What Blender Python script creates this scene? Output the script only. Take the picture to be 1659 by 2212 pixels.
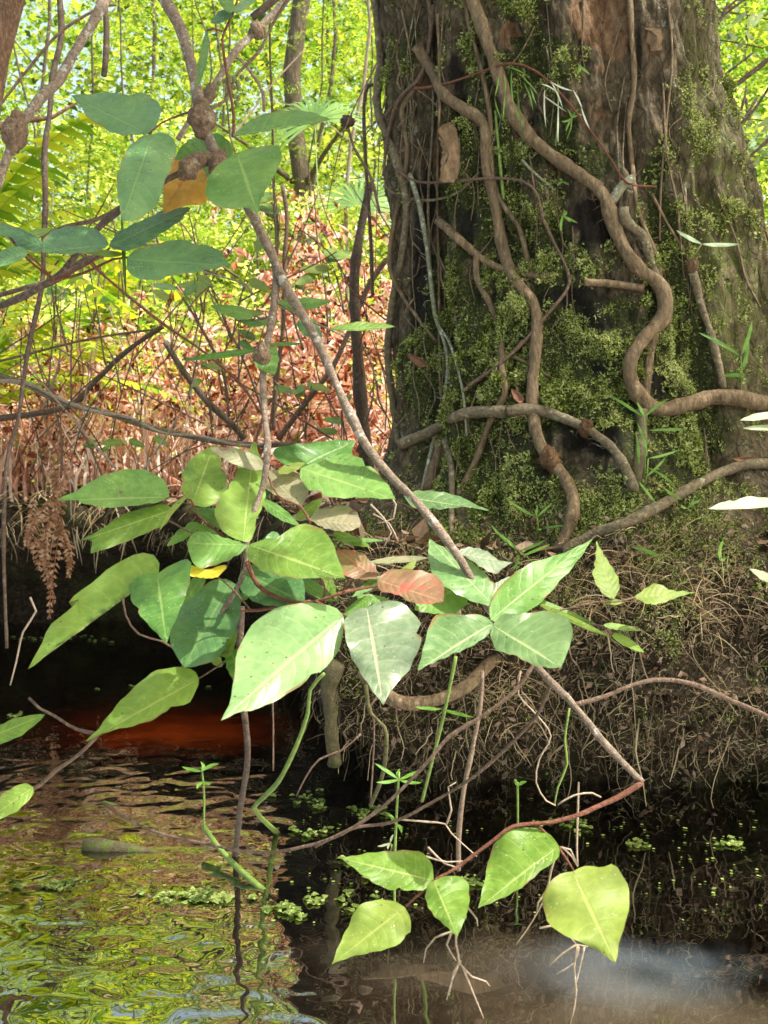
import bpy, math, random
from mathutils import Vector, noise
from mathutils.bvhtree import BVHTree
R = random.Random(7)
S = bpy.context.scene
for o in list(bpy.data.objects): bpy.data.objects.remove(o)
# ------------------------------------------------------------------ camera, world, sun
TH = math.atan((1106 - 950) / 2200.0)
FW = Vector((0, math.cos(TH), -math.sin(TH))); UP = Vector((0, math.sin(TH), math.cos(TH))); CAM = Vector((0, 0, 1.0))
cd = bpy.data.cameras.new('camera'); cam = bpy.data.objects.new('camera', cd); S.collection.objects.link(cam)
cam.location = CAM; cam.rotation_euler = (math.radians(90) - TH, 0, 0)
cd.sensor_fit = 'VERTICAL'; cd.sensor_height = 36; cd.lens = 36 * 2200 / 2212.0
cd.clip_start = .05; cd.clip_end = 500
cd.dof.use_dof = True; cd.dof.focus_distance = 2.0; cd.dof.aperture_fstop = 36 * 2200 / 2212.0 / 3.2
S.camera = cam
S.render.resolution_x = 768; S.render.resolution_y = 1024
SUN_EL, SUN_AZ = math.radians(60), math.radians(105)      # azimuth measured from +Y (view direction), negative = left
sd = Vector((math.sin(SUN_AZ) * math.cos(SUN_EL), math.cos(SUN_AZ) * math.cos(SUN_EL), math.sin(SUN_EL)))
W = bpy.data.worlds.new('World'); S.world = W; W.use_nodes = True
wn = W.node_tree.nodes; wl = W.node_tree.links
sky = wn.new('ShaderNodeTexSky'); sky.sky_type = 'NISHITA'; sky.sun_disc = False
sky.sun_elevation = SUN_EL; sky.sun_rotation = SUN_AZ; sky.dust_density = 3.5; sky.ozone_density = .3; sky.air_density = 1.0
wn['Background'].inputs[1].default_value = .125
wm = wn.new('ShaderNodeMixRGB'); wm.blend_type = 'MULTIPLY'; wm.inputs[0].default_value = 1; wm.inputs[2].default_value = (1, .92, .7, 1)     # light filtered through a leafy canopy is warmer
wl.new(sky.outputs[0], wm.inputs[1]); wl.new(wm.outputs[0], wn['Background'].inputs[0])
sl = bpy.data.lights.new('sun', 'SUN'); sl.energy = 2.45; sl.angle = math.radians(.6); sl.color = (1, .95, .86)
so = bpy.data.objects.new('sun', sl); S.collection.objects.link(so); so.rotation_euler = sd.to_track_quat('Z', 'Y').to_euler()
S.view_settings.view_transform = 'Standard'; S.view_settings.look = 'None'
S.view_settings.exposure = 2.0; S.view_settings.gamma = 1
S.render.engine = 'CYCLES'
S.cycles.max_bounces = 8; S.cycles.diffuse_bounces = 4; S.cycles.glossy_bounces = 3; S.cycles.transmission_bounces = 4; S.cycles.transparent_max_bounces = 12

# ------------------------------------------------------------------ helpers
def P(x, y, Y):                      # a point seen at (x, y) of a 1659 x 2212 view, Y metres away
    d = FW + Vector((1, 0, 0)) * ((x - 829.5) / 2200.0) + UP * ((1106 - y) / 2200.0)
    return CAM + d * (Y / d.y)
def pix(p):
    v = p - CAM; f = v.dot(FW)
    return 829.5 + 2200 * v.x / f, 1106 - 2200 * v.dot(UP) / f
def fbm(p, o=4): return noise.fractal(p, 1.0, 2.0, o)
def lerp(a, b, t): return a + (b - a) * t
def sst(a, b, x):
    t = min(1, max(0, (x - a) / (b - a))); return t * t * (3 - 2 * t)
def interp(tab, x):
    if x <= tab[0][0]: return tab[0][1]
    for (a, va), (b, vb) in zip(tab, tab[1:]):
        if x <= b: return lerp(va, vb, (x - a) / (b - a))
    return tab[-1][1]
class MB:
    def __init__(s): s.v = []; s.f = []; s.uv = None; s.c = None; s.sm = True
    def tube(s, pts, rad, n=8, knob=0.0, seed=0.0, cap=True):
        m = len(pts)
        if not hasattr(rad, '__len__'): rad = [rad] * m
        t = (pts[1] - pts[0]).normalized(); a = t.orthogonal().normalized(); i0 = len(s.v)
        for i, p in enumerate(pts):
            t = (pts[min(i + 1, m - 1)] - pts[max(i - 1, 0)])
            if t.length < 1e-9: t = Vector((0, 0, 1))
            t.normalize(); a = (a - t * a.dot(t))
            if a.length < 1e-6: a = t.orthogonal()
            a.normalize(); b = t.cross(a)
            for k in range(n):
                an = 2 * math.pi * k / n; d = a * math.cos(an) + b * math.sin(an); r = rad[i]
                if knob:
                    r *= 1 + knob * (noise.noise((p + d * r) * (.35 / max(r, .001)) + Vector((seed, 0, 0))) * 1.3 + .6 * noise.noise((p + d * r) * (1.1 / max(r, .001))))
                s.v.append(p + d * r)
        for i in range(m - 1):
            for k in range(n):
                k2 = (k + 1) % n; A = i0 + i * n
                s.f.append((A + k, A + k2, A + n + k2, A + n + k))
        if cap and n > 2:
            s.f.append(tuple(i0 + k for k in reversed(range(n)))); s.f.append(tuple(i0 + (m - 1) * n + k for k in range(n)))
    def blob(s, c, rx, ry, rz, nz=.25, fr=1.0, nu=18, nv=12, ax=None, seed=0):
        ax = ax or Vector((0, 0, 1)); q = ax.to_track_quat('Z', 'Y'); i0 = len(s.v)
        for j in range(nv + 1):
            th = math.pi * j / nv
            for i in range(nu):
                ph = 2 * math.pi * i / nu
                d = Vector((math.sin(th) * math.cos(ph), math.sin(th) * math.sin(ph), math.cos(th)))
                k = 1 + nz * fbm(d * fr * 1.5 + Vector((seed, seed * 2, 0)), 3)
                s.v.append(c + q @ Vector((d.x * rx * k, d.y * ry * k, d.z * rz * k)))
        for j in range(nv):
            for i in range(nu):
                i2 = (i + 1) % nu
                s.f.append((i0 + j * nu + i, i0 + j * nu + i2, i0 + (j + 1) * nu + i2, i0 + (j + 1) * nu + i))
    def quad(s, p, d, w, fold=.25):      # a small pointed leaf: 4 corners, folded along its midrib
        n = d.cross(w)
        if n.length > 1e-9: n = n.normalized() * w.length * fold
        i = len(s.v); s.v += [p, p + d * .45 + w - n, p + d, p + d * .45 - w - n]
        s.f += [(i, i + 1, i + 2), (i, i + 2, i + 3)]
    def strip(s, pts, wid, side):        # thin blade along pts
        i0 = len(s.v)
        for p, w in zip(pts, wid):
            s.v += [p - side * w, p + side * w]
        for i in range(len(pts) - 1): s.f.append((i0 + 2 * i, i0 + 2 * i + 1, i0 + 2 * i + 3, i0 + 2 * i + 2))
def build(name, mb, mat, parent=None, off=None, loc=None):
    off = off if off is not None else (loc if loc is not None else Vector((0, 0, 0)))
    me = bpy.data.meshes.new(name)
    me.from_pydata([tuple(v - off) for v in mb.v], [], mb.f); me.validate(clean_customdata=False)
    if mb.sm: me.polygons.foreach_set('use_smooth', [True] * len(me.polygons))
    if mb.uv:
        l = me.uv_layers.new(name='UVMap'); 
        for lp in me.loops: l.data[lp.index].uv = mb.uv[lp.vertex_index]
    if mb.c:
        at = me.color_attributes.new('mask', 'FLOAT_COLOR', 'POINT')
        flat = []
        for c in mb.c: flat += list(c)
        at.data.foreach_set('color', flat)
    for m in (mat if isinstance(mat, (list, tuple)) else [mat]): me.materials.append(m)
    o = bpy.data.objects.new(name, me); S.collection.objects.link(o)
    if parent is not None: o.parent = parent
    elif loc is not None: o.location = loc
    return o
def tag(o, label=None, cat=None, group=None, kind=None):
    if label: o['label'] = label
    if cat: o['category'] = cat
    if group: o['group'] = group
    if kind: o['kind'] = kind
    return o
def empty(name, loc, label, cat, group=None):
    o = bpy.data.objects.new(name, None); S.collection.objects.link(o); o.location = loc; o.empty_display_size = .05
    return tag(o, label, cat, group)
def copy_tree(o, parent=None):
    c = o.copy(); S.collection.objects.link(c); c.parent = parent
    for ch in list(o.children): copy_tree(ch, c)
    return c
def cr(pts, step=22):                # Catmull-Rom through 2-D or n-D tuples
    out = []; n = len(pts)
    for i in range(n - 1):
        p0 = pts[max(i - 1, 0)]; p1 = pts[i]; p2 = pts[i + 1]; p3 = pts[min(i + 2, n - 1)]
        L = math.hypot(p2[0] - p1[0], p2[1] - p1[1]); k = max(1, int(L / step))
        for j in range(k):
            t = j / k
            out.append(tuple(.5 * (2 * b + (c - a) * t + (2 * a - 5 * b + 4 * c - d) * t * t + (3 * b - a - 3 * c + d) * t ** 3) for a, b, c, d in zip(p0, p1, p2, p3)))
    out.append(tuple(pts[-1])); return out

# ------------------------------------------------------------------ materials
def newmat(name):
    m = bpy.data.materials.new(name); m.use_nodes = True; nt = m.node_tree
    for n in list(nt.nodes): nt.nodes.remove(n)
    return m, nt
def nd(nt, t, **k):
    n = nt.nodes.new('ShaderNode' + t)
    for a, v in k.items():
        if a.startswith('i_'):
            key = a[2:]; key = int(key) if key.isdigit() else key
            n.inputs[key].default_value = v
        else: setattr(n, a, v)
    return n
def c4(c): return (c[0], c[1], c[2], 1)
def tex(nt, scale, detail=4, vec=None, rough=.6, dist=0, stretch=None):
    tc = nd(nt, 'TexCoord'); src = tc.outputs['Object'] if vec is None else vec
    if stretch:
        mp = nd(nt, 'Mapping'); mp.inputs['Scale'].default_value = stretch; nt.links.new(src, mp.inputs[0]); src = mp.outputs[0]
    n = nd(nt, 'TexNoise'); n.inputs['Scale'].default_value = scale; n.inputs['Detail'].default_value = detail; n.inputs['Roughness'].default_value = rough; n.inputs['Distortion'].default_value = dist
    nt.links.new(src, n.inputs[0]); return n.outputs[0]
def ramp(nt, src, stops):
    r = nd(nt, 'ValToRGB'); e = r.color_ramp.elements
    while len(e) < len(stops): e.new(.5)
    for el, (p, c) in zip(e, stops): el.position = p; el.color = c4(c) if len(c) == 3 else c
    nt.links.new(src, r.inputs[0]); return r.outputs[0]
def mix(nt, f, a, b, mode='MIX'):
    m = nd(nt, 'MixRGB', blend_type=mode)
    for s, v in ((0, f), (1, a), (2, b)):
        if isinstance(v, (int, float)): m.inputs[s].default_value = v
        elif isinstance(v, (tuple, list)): m.inputs[s].default_value = c4(v)
        else: nt.links.new(v, m.inputs[s])
    return m.outputs[0]
def mth(nt, op, a, b=None, c=None):
    m = nd(nt, 'Math', operation=op)
    for i, v in enumerate((a, b, c)):
        if v is None: continue
        if isinstance(v, (int, float)): m.inputs[i].default_value = v
        else: nt.links.new(v, m.inputs[i])
    return m.outputs[0]
def finish(nt, col, rough=.8, bump=None, bs=.5, bd=.01, trans=0, tcol=None, spec=.3, coat=0):
    b = nd(nt, 'BsdfPrincipled'); out = nd(nt, 'OutputMaterial')
    b.inputs['Specular IOR Level'].default_value = spec
    if isinstance(col, (tuple, list)): b.inputs[0].default_value = c4(col)
    else: nt.links.new(col, b.inputs[0])
    if isinstance(rough, (int, float)): b.inputs['Roughness'].default_value = rough
    else: nt.links.new(rough, b.inputs['Roughness'])
    if bump is not None:
        bp = nd(nt, 'Bump'); bp.inputs['Strength'].default_value = bs; bp.inputs['Distance'].default_value = bd
        nt.links.new(bump, bp.inputs['Height']); nt.links.new(bp.outputs[0], b.inputs['Normal'])
    if trans:
        t = nd(nt, 'BsdfTranslucent'); mx = nd(nt, 'MixShader'); mx.inputs[0].default_value = trans
        tc = tcol if tcol is not None else col
        if isinstance(tc, (tuple, list)): t.inputs[0].default_value = c4(tc)
        else: nt.links.new(tc, t.inputs[0])
        nt.links.new(b.outputs[0], mx.inputs[1]); nt.links.new(t.outputs[0], mx.inputs[2]); nt.links.new(mx.outputs[0], out.inputs[0])
    else: nt.links.new(b.outputs[0], out.inputs[0])
    return b
def bark(name, cols, scale=60, patch=None, pamt=.5, bd=.004, stretch=None, rough=.75):
    m, nt = newmat(name)
    n = tex(nt, scale, 6, stretch=stretch, rough=.65); big = tex(nt, scale * .18, 3)
    col = ramp(nt, n, [(.3, cols[0]), (.55, cols[1]), (.72, cols[2])])
    col = mix(nt, ramp(nt, big, [(.35, (0, 0, 0)), (.65, (.6, .6, .6))]), col, tuple(c * .62 for c in cols[1]))
    if patch:
        pn = tex(nt, scale * .33, 5, rough=.7)
        col = mix(nt, ramp(nt, pn, [(pamt, (0, 0, 0)), (pamt + .06, (1, 1, 1))]), col, patch)
    n_f = tex(nt, scale * 3.2, 4, stretch=stretch, rough=.7); finish(nt, mix(nt, ramp(nt, n_f, [(.40, (.6, .6, .6)), (.52, (0, 0, 0))]), col, mix(nt, .45, col, (.01, .007, .004))), rough, mth(nt, 'ADD', n, mth(nt, 'MULTIPLY', n_f, .5)), 1, bd * 1.6); return m
def foliage(name, cols, trans=.45, scale=6, tmul=(1.25, 1.25, .6), rough=.5, spec=.3):
    m, nt = newmat(name); n = tex(nt, scale, 4, rough=.7)
    oi = nd(nt, 'ObjectInfo'); g = nd(nt, 'NewGeometry')
    f = mth(nt, 'ADD', mth(nt, 'MULTIPLY', n, .66), mth(nt, 'MULTIPLY', g.outputs['Random Per Island'], .56))
    f = mth(nt, 'ADD', mth(nt, 'SUBTRACT', f, .1), mth(nt, 'MULTIPLY', oi.outputs['Random'], .1))
    col = ramp(nt, f, [(.25 + .5 * i / max(1, len(cols) - 1), c) for i, c in enumerate(cols)])
    finish(nt, col, rough, trans=trans, tcol=mix(nt, 1, col, tmul, 'MULTIPLY'), spec=spec); return m
def leafmat(name, a, b, vein, rough=.48, trans=.35, blotch=None, bth=.62, speck=.5, n_v=9.0, spec=.38, side=None):
    m, nt = newmat(name)
    uv = nd(nt, 'UVMap'); uv.uv_map = 'UVMap'; sp = nd(nt, 'SeparateXYZ'); nt.links.new(uv.outputs[0], sp.inputs[0])
    t = sp.outputs[0]; v = sp.outputs[1]; s = mth(nt, 'ABSOLUTE', mth(nt, 'MULTIPLY', mth(nt, 'SUBTRACT', v, .5), 2))
    oi = nd(nt, 'ObjectInfo')
    n1 = tex(nt, 14, 4); n2 = tex(nt, 90, 3)
    f = mth(nt, 'ADD', mth(nt, 'MULTIPLY', n1, .8), mth(nt, 'MULTIPLY', mth(nt, 'SUBTRACT', oi.outputs['Random'], .4), .35))
    col = ramp(nt, f, [(.3, a), (.62, b)])
    col = mix(nt, ramp(nt, n2, [(.4, (0, 0, 0)), (.75, (.35, .35, .35))]), col, tuple(min(1, x * 1.6 + .01) for x in b))
    # veins
    mid = ramp(nt, s, [(0.0, (1, 1, 1)), (.035, (.75, .75, .75)), (.06, (0, 0, 0))])
    ph = mth(nt, 'FRACT', mth(nt, 'ADD', mth(nt, 'SUBTRACT', mth(nt, 'MULTIPLY', t, n_v), mth(nt, 'MULTIPLY', mth(nt, 'POWER', s, 1.5), 1.5)), mth(nt, 'MULTIPLY', n1, 1.3)))
    tri = mth(nt, 'ABSOLUTE', mth(nt, 'SUBTRACT', ph, .5))
    lat = ramp(nt, tri, [(0, (1, 1, 1)), (.045, (.5, .5, .5)), (.1, (0, 0, 0))])
    lat = mix(nt, ramp(nt, s, [(.72, (0, 0, 0)), (.98, (1, 1, 1))]), lat, (0, 0, 0))
    col = mix(nt, mth(nt, 'MULTIPLY', lat, .2), col, vein)
    col = mix(nt, mth(nt, 'MULTIPLY', mid, .6), col, vein)
    if speck:
        vo = nd(nt, 'TexVoronoi'); vo.inputs['Scale'].default_value = 210; tc = nd(nt, 'TexCoord'); nt.links.new(tc.outputs['Object'], vo.inputs[0])
        sk = ramp(nt, vo.outputs[0], [(.12, (1, 1, 1)), (.25, (0, 0, 0))])
        sk = mth(nt, 'MULTIPLY', sk, ramp(nt, tex(nt, 35, 3), [(.5, (0, 0, 0)), (.62, (speck, speck, speck))]))
        col = mix(nt, sk, col, (.55, .6, .45))
    if blotch:
        bl = ramp(nt, tex(nt, 26, 4, rough=.65), [(bth, (0, 0, 0)), (bth + .03, (.75, .75, .75)), (bth + .1, (1, 1, 1))])
        col = mix(nt, bl, col, blotch)
    br = nd(nt, 'TexVoronoi'); br.inputs['Scale'].default_value = 60; tc2 = nd(nt, 'TexCoord'); nt.links.new(tc2.outputs['Object'], br.inputs[0])
    dots = mth(nt, 'MULTIPLY', ramp(nt, br.outputs[0], [(.07, (1, 1, 1)), (.11, (0, 0, 0))]), ramp(nt, tex(nt, 20, 2), [(.47, (0, 0, 0)), (.52, (.9, .9, .9))]))
    col = mix(nt, dots, col, (.09, .045, .02))
    rim = mth(nt, 'MULTIPLY', ramp(nt, mth(nt, 'ADD', s, mth(nt, 'MULTIPLY', mth(nt, 'SUBTRACT', n1, .5), .5)), [(.93, (0, 0, 0)), (.99, (.8, .8, .8))]), ramp(nt, tex(nt, 17, 3), [(.5, (0, 0, 0)), (.6, (1, 1, 1))]))
    col = mix(nt, rim, col, (.2, .11, .045))
    h = mth(nt, 'ADD', mth(nt, 'MULTIPLY', mid, -1.0), mth(nt, 'ADD', mth(nt, 'MULTIPLY', lat, -.5), mth(nt, 'MULTIPLY', tri, 1.6)))
    rg = mth(nt, 'ADD', mth(nt, 'MULTIPLY', n2, .25), rough - .1)
    finish(nt, col, rg, h, .36, .0012, trans=trans, tcol=mix(nt, 1, col, (1.2, 1.15, .6), 'MULTIPLY'), spec=spec); return m
M = {}
M['L_brown'] = None
M['lichen_bark'] = bark('lichen_bark', [(.1, .068, .045), (.31, .235, .175), (.5, .41, .33)], 130, (.52, .5, .45), .57)
M['gall'] = bark('gall_bark', [(.07, .04, .025), (.3, .2, .125), (.48, .37, .26)], 150, (.36, .32, .24), .62, bd=.006)
M['twig_dark'] = bark('dark_twig_bark', [(.03, .02, .014), (.13, .09, .065), (.27, .2, .15)], 90, (.22, .21, .16), .66)
M['twig_brown'] = bark('brown_twig_bark', [(.07, .042, .028), (.2, .13, .09), (.36, .26, .19)], 120)
M['twig_red'] = bark('reddish_twig_bark', [(.09, .03, .018), (.22, .085, .05), (.33, .17, .1)], 120)
M['twig_pale'] = bark('pale_twig_bark', [(.2, .14, .1), (.4, .32, .25), (.6, .52, .44)], 120)
M['vine'] = bark('vine_bark', [(.05, .034, .018), (.23, .16, .09), (.44, .335, .21)], 70, (.4, .38, .3), .67, bd=.005, stretch=(1, 1, .35))
M['vine_grey'] = bark('grey_vine_bark', [(.055, .042, .024), (.22, .175, .105), (.42, .35, .225)], 80, (.34, .4, .26), .6)
M['vine_moss'] = bark('mossy_vine_bark', [(.045, .04, .02), (.12, .1, .05), (.2, .17, .09)], 70, (.08, .11, .02), .55)
M['tree_bark'] = bark('background_bark', [(.06, .045, .03), (.17, .13, .09), (.3, .24, .18)], 30, stretch=(1, 1, .25), bd=.02)
M['tree_red'] = bark('reddish_bark', [(.05, .025, .013), (.17, .09, .05), (.27, .17, .1)], 40, stretch=(1, 1, .25), bd=.02)
M['green_stem'] = bark('green_stem', [(.09, .16, .03), (.2, .3, .06), (.3, .4, .1)], 60, rough=.4, bd=.001)
M['root_pale'] = bark('pale_root', [(.25, .17, .11), (.45, .35, .26), (.62, .54, .44)], 120, bd=.001)
M['root_brown'] = foliage('fine_root', [(.012, .008, .004), (.035, .023, .011), (.1, .072, .036), (.34, .27, .16)], 0, 9, rough=.9)
# leaves of the shrub
M['L_dark'] = leafmat('dark_green_leaf', (.045, .12, .04), (.1, .205, .065), (.17, .26, .08), .36, .2)
M['L_mid'] = leafmat('mid_green_leaf', (.06, .155, .03), (.12, .235, .048), (.26, .36, .11), .4, .32)
M['L_light'] = leafmat('light_green_leaf', (.095, .185, .026), (.165, .265, .044), (.36, .42, .15), .42, .38)
M['L_spot'] = leafmat('spotted_green_leaf', (.09, .2, .04), (.17, .3, .075), (.33, .4, .14), .42, .32, (.16, .07, .06), .66)
M['L_pale'] = leafmat('pale_green_leaf', (.115, .23, .075), (.2, .32, .13), (.42, .47, .24), .34, .3, spec=.6)
M['L_pinkpale'] = leafmat('silvery_leaf', (.13, .19, .105), (.23, .28, .19), (.5, .45, .3), .32, .3, spec=.6)
M['L_palespot'] = leafmat('pale_leaf_brown_marks', (.085, .165, .06), (.15, .235, .095), (.42, .47, .24), .34, .3, (.42, .2, .12), .68)
M['L_olive'] = leafmat('olive_leaf', (.08, .15, .02), (.13, .22, .04), (.2, .26, .07), .5, .3, (.09, .08, .03), .6)
M['L_mauve'] = leafmat('mauve_tinted_leaf', (.16, .2, .09), (.28, .24, .16), (.36, .34, .2), .42, .3, (.2, .1, .1), .62)
M['L_red'] = leafmat('reddish_leaf', (.22, .11, .07), (.17, .17, .06), (.45, .25, .14), .42, .35, (.38, .1, .07), .55)
M['L_orange'] = leafmat('orange_yellow_leaf', (.42, .22, .035), (.46, .33, .06), (.28, .17, .05), .45, .4, (.45, .1, .05), .62, n_v=6)
M['L_yellow'] = leafmat('yellow_leaf', (.6, .46, .03), (.75, .62, .06), (.5, .42, .06), .45, .4, None, speck=0)
M['L_yg'] = leafmat('yellow_green_leaf', (.12, .2, .032), (.2, .265, .055), (.33, .36, .11), .5, .42, (.3, .2, .05), .7)
M['L_white'] = leafmat('whitish_leaf', (.28, .36, .2), (.42, .47, .33), (.5, .45, .3), .4, .4, speck=0)
M['blade'] = foliage('grass_blade', [(.07, .2, .02), (.16, .36, .04), (.3, .48, .08)], .4, 10, spec=.5, rough=.4)
M['blade_pale'] = foliage('pale_blade', [(.35, .45, .25), (.6, .7, .5)], .4, 10, spec=.6, rough=.35)
M['blade_dry'] = foliage('dry_blade', [(.25, .16, .08), (.45, .32, .18), (.6, .48, .32)], .3, 10)
M['fern'] = foliage('fern_green', [(.1, .24, .02), (.26, .4, .03), (.52, .55, .05)], .5, 3)
M['fern_dead'] = foliage('dead_fern', [(.07, .022, .012), (.4, .13, .065), (.74, .5, .4), (.95, .88, .82)], .45, 7, tmul=(1.2, .9, .7))  # palest tones paint sunlit highlights into the frond colour
M['fern_brown'] = foliage('brown_fern', [(.2, .09, .04), (.38, .2, .11), (.55, .36, .22)], .3, 10, tmul=(1, .8, .6))
M['dead_stalk'] = foliage('dead_stalk', [(.26, .1, .06), (.6, .38, .28), (.88, .76, .66)], .3, 4, tmul=(1, .7, .5))
M['cypress'] = foliage('cypress_foliage', [(.04, .11, .018), (.16, .3, .04), (.42, .52, .12)], .55, 1.2)
M['broad'] = foliage('broad_foliage', [(.05, .13, .02), (.16, .31, .04), (.42, .52, .1)], .55, 1.5)
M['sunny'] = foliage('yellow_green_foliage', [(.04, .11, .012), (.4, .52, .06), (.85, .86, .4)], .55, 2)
M['palm'] = foliage('palmetto_leaf', [(.07, .17, .03), (.16, .3, .07)], .3, 6, spec=.5)
M['moss'] = foliage('moss_tuft', [(.012, .026, .004), (.07, .105, .012), (.2, .24, .045), (.44, .47, .2)], .2, 7, rough=.9, spec=.1)
M['litter'] = foliage('leaf_litter', [(.04, .025, .015), (.12, .07, .04), (.26, .16, .1), (.42, .3, .22)], .15, 8, rough=.8)
M['weed'] = foliage('floating_weed', [(.05, .09, .015), (.13, .19, .035), (.26, .32, .09)], .2, 12)
M['spiderwort'] = foliage('berry', [(.06, .09, .02), (.14, .16, .05)], 0, 20)
M['L_brown'] = leafmat('dead_brown_leaf', (.12, .05, .025), (.24, .11, .06), (.3, .18, .1), .6, .15, speck=0)
M['L_bladew'] = leafmat('glint_painted_blade', (.42, .5, .36), (.6, .64, .54), (.6, .62, .5), .25, .3, speck=0, n_v=1, spec=1.0)  # whitish colour paints sun glint onto the blades
M['twig_lich'] = bark('lichen_twig', [(.12, .11, .07), (.3, .3, .2), (.48, .5, .36)], 110, (.5, .55, .4), .55)
M['twig_pale2'] = bark('tan_twig', [(.12, .08, .05), (.28, .2, .14), (.42, .33, .24)], 110)
# ------------------------------------------------------------------ the setting: water, bed, bank, forest floor
EDGE = [(30, 1.2), (8, 1.9), (3.2, 2.42), (1.8, 2.55), (1.1, 2.62), (.5, 2.66), (.1, 2.68), (-.12, 2.76), (-.2, 3.0), (-.24, 3.4), (-.34, 4.0), (-.62, 4.62), (-1.2, 4.92), (-2.2, 4.85), (-4, 4.4), (-9, 3.6), (-30, 2.5)]
ED = cr(EDGE, .02 if False else 1)
def densify(pts, step):
    out = []
    for i in range(len(pts) - 1):
        p0 = pts[max(i - 1, 0)]; p1 = pts[i]; p2 = pts[i + 1]; p3 = pts[min(i + 2, len(pts) - 1)]
        L = math.dist(p1, p2); far = max(abs(p1[0]), abs(p2[0])) > 4
        k = max(1, int(L / (step if not far else .4)))
        for j in range(k):
            t = j / k
            out.append(tuple(.5 * (2 * b + (c - a) * t + (2 * a - 5 * b + 4 * c - d) * t * t + (3 * b - a - 3 * c + d) * t ** 3) for a, b, c, d in zip(p0, p1, p2, p3)))
    out.append(pts[-1]); return out
ED = densify(EDGE, .022)
NRM = []
for i in range(len(ED)):
    a = ED[max(0, i - 4)]; b = ED[min(len(ED) - 1, i + 4)]
    dx, dy = b[0] - a[0], b[1] - a[1]; L = math.hypot(dx, dy); NRM.append((dy / L * 1.0, -dx / L))     # inland
if NRM[len(ED) // 3][1] < 0: NRM = [(-a, -b) for a, b in NRM]
EDs = ED[::4]
def sdist(x, y):
    best = 1e9; bi = 0
    for i, (a, b) in enumerate(EDs):
        d = (a - x) ** 2 + (b - y) ** 2
        if d < best: best = d; bi = i
    i = bi * 4; i = min(i, len(ED) - 1)
    s = (x - ED[i][0]) * NRM[i][0] + (y - ED[i][1]) * NRM[i][1]
    return math.copysign(math.sqrt(best), s)
def cave(x): return lerp(.62, .26, sst(-.75, -.25, x))
def gz(x, y):
    n = .035 * fbm(Vector((x * 1.1, y * 1.1, 3))) + .015 * fbm(Vector((x * 5, y * 5, 1)))
    return .69 + n + .02 * max(0, y - 6) ** .7
def bank_obj():
    mb = MB(); prof = []
    NP = 64
    base = [(1.0, -.55), (.97, -.1), (1.0, .08), (.9, .22), (.62, .38), (.25, .5), (-.35, .575), (-.5, .62), (-.25, .675), (.6, .69), (2.0, .69), (3.4, .69)]
    prof = densify([(a, b) for a, b in base], .04); npf = len(prof)
    rb_ = [(1, -.55), (1, -.1), (.97, .04), (.75, .1), (.3, .16), (.02, .26), (-.3, .42), (-.5, .56), (.0, .66), (.6, .69), (2, .69), (3.4, .69)]
    pr2 = densify(rb_, .04); prof2 = [pr2[min(len(pr2) - 1, round(i * (len(pr2) - 1) / (npf - 1)))] for i in range(npf)]
    rows = []
    for i, (p, n) in enumerate(zip(ED, NRM)):
        c = cave(p[0]); row = []; kr = sst(-.7, -.3, p[0]) * sst(4.8, 3.6, p[1])
        for (a, z), (a2, z2) in zip(prof, prof2):
            a = lerp(a, a2, kr); z = lerp(z, z2, kr)
            s = a * c if a > 0 else a * .12
            if a > 2: s = c * 2 + (a - 2) * .22
            if a > .6 and z > .6: zt = lerp(z, gz(p[0] + n[0] * s, p[1] + n[1] * s) + .004, sst(.6, 1.5, a))
            else: zt = z + (.02 + .05 * (1 - kr)) * fbm(Vector((p[0] * 3, p[1] * 3, z)))
            q = Vector((p[0] + n[0] * s, p[1] + n[1] * s, zt))
            k = sst(2.2, 1.2, a) if z > .6 else 1
            f = fbm(Vector((q.x * 4, q.y * 4, q.z * 3)), 5); g = fbm(Vector((q.x * 18, q.y * 18, q.z * 7)), 4)
            dd = (.085 * f + .04 * g + .05 * max(0, noise.noise(Vector((q.x * 7, q.y * 7, q.z * 1.5))))) * k
            q += Vector((-n[0] * dd, -n[1] * dd, .3 * dd)); row.append(q)
        rows.append(row)
    m = len(rows[0])
    for r in rows: mb.v += r
    for i in range(len(rows) - 1):
        for j in range(m - 1):
            mb.f.append((i * m + j, (i + 1) * m + j, (i + 1) * m + j + 1, i * m + j + 1))
    mt, nt = newmat('bank_soil')
    n1 = tex(nt, 45, 7, rough=.72); n2 = tex(nt, 5, 4); n3 = tex(nt, 160, 4)
    col = ramp(nt, n1, [(.3, (.006, .004, .002)), (.5, (.03, .02, .011)), (.66, (.08, .055, .03)), (.78, (.17, .13, .08))])
    col = mix(nt, ramp(nt, n2, [(.5, (0, 0, 0)), (.66, (.45, .45, .45))]), col, (.07, .085, .02))
    finish(nt, col, .9, mth(nt, 'ADD', n1, mth(nt, 'MULTIPLY', n3, .4)), 1, .015)
    o = build('bank', mb, mt); tag(o, kind='structure'); return o, mb
bank, bank_mb = bank_obj()
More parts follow.
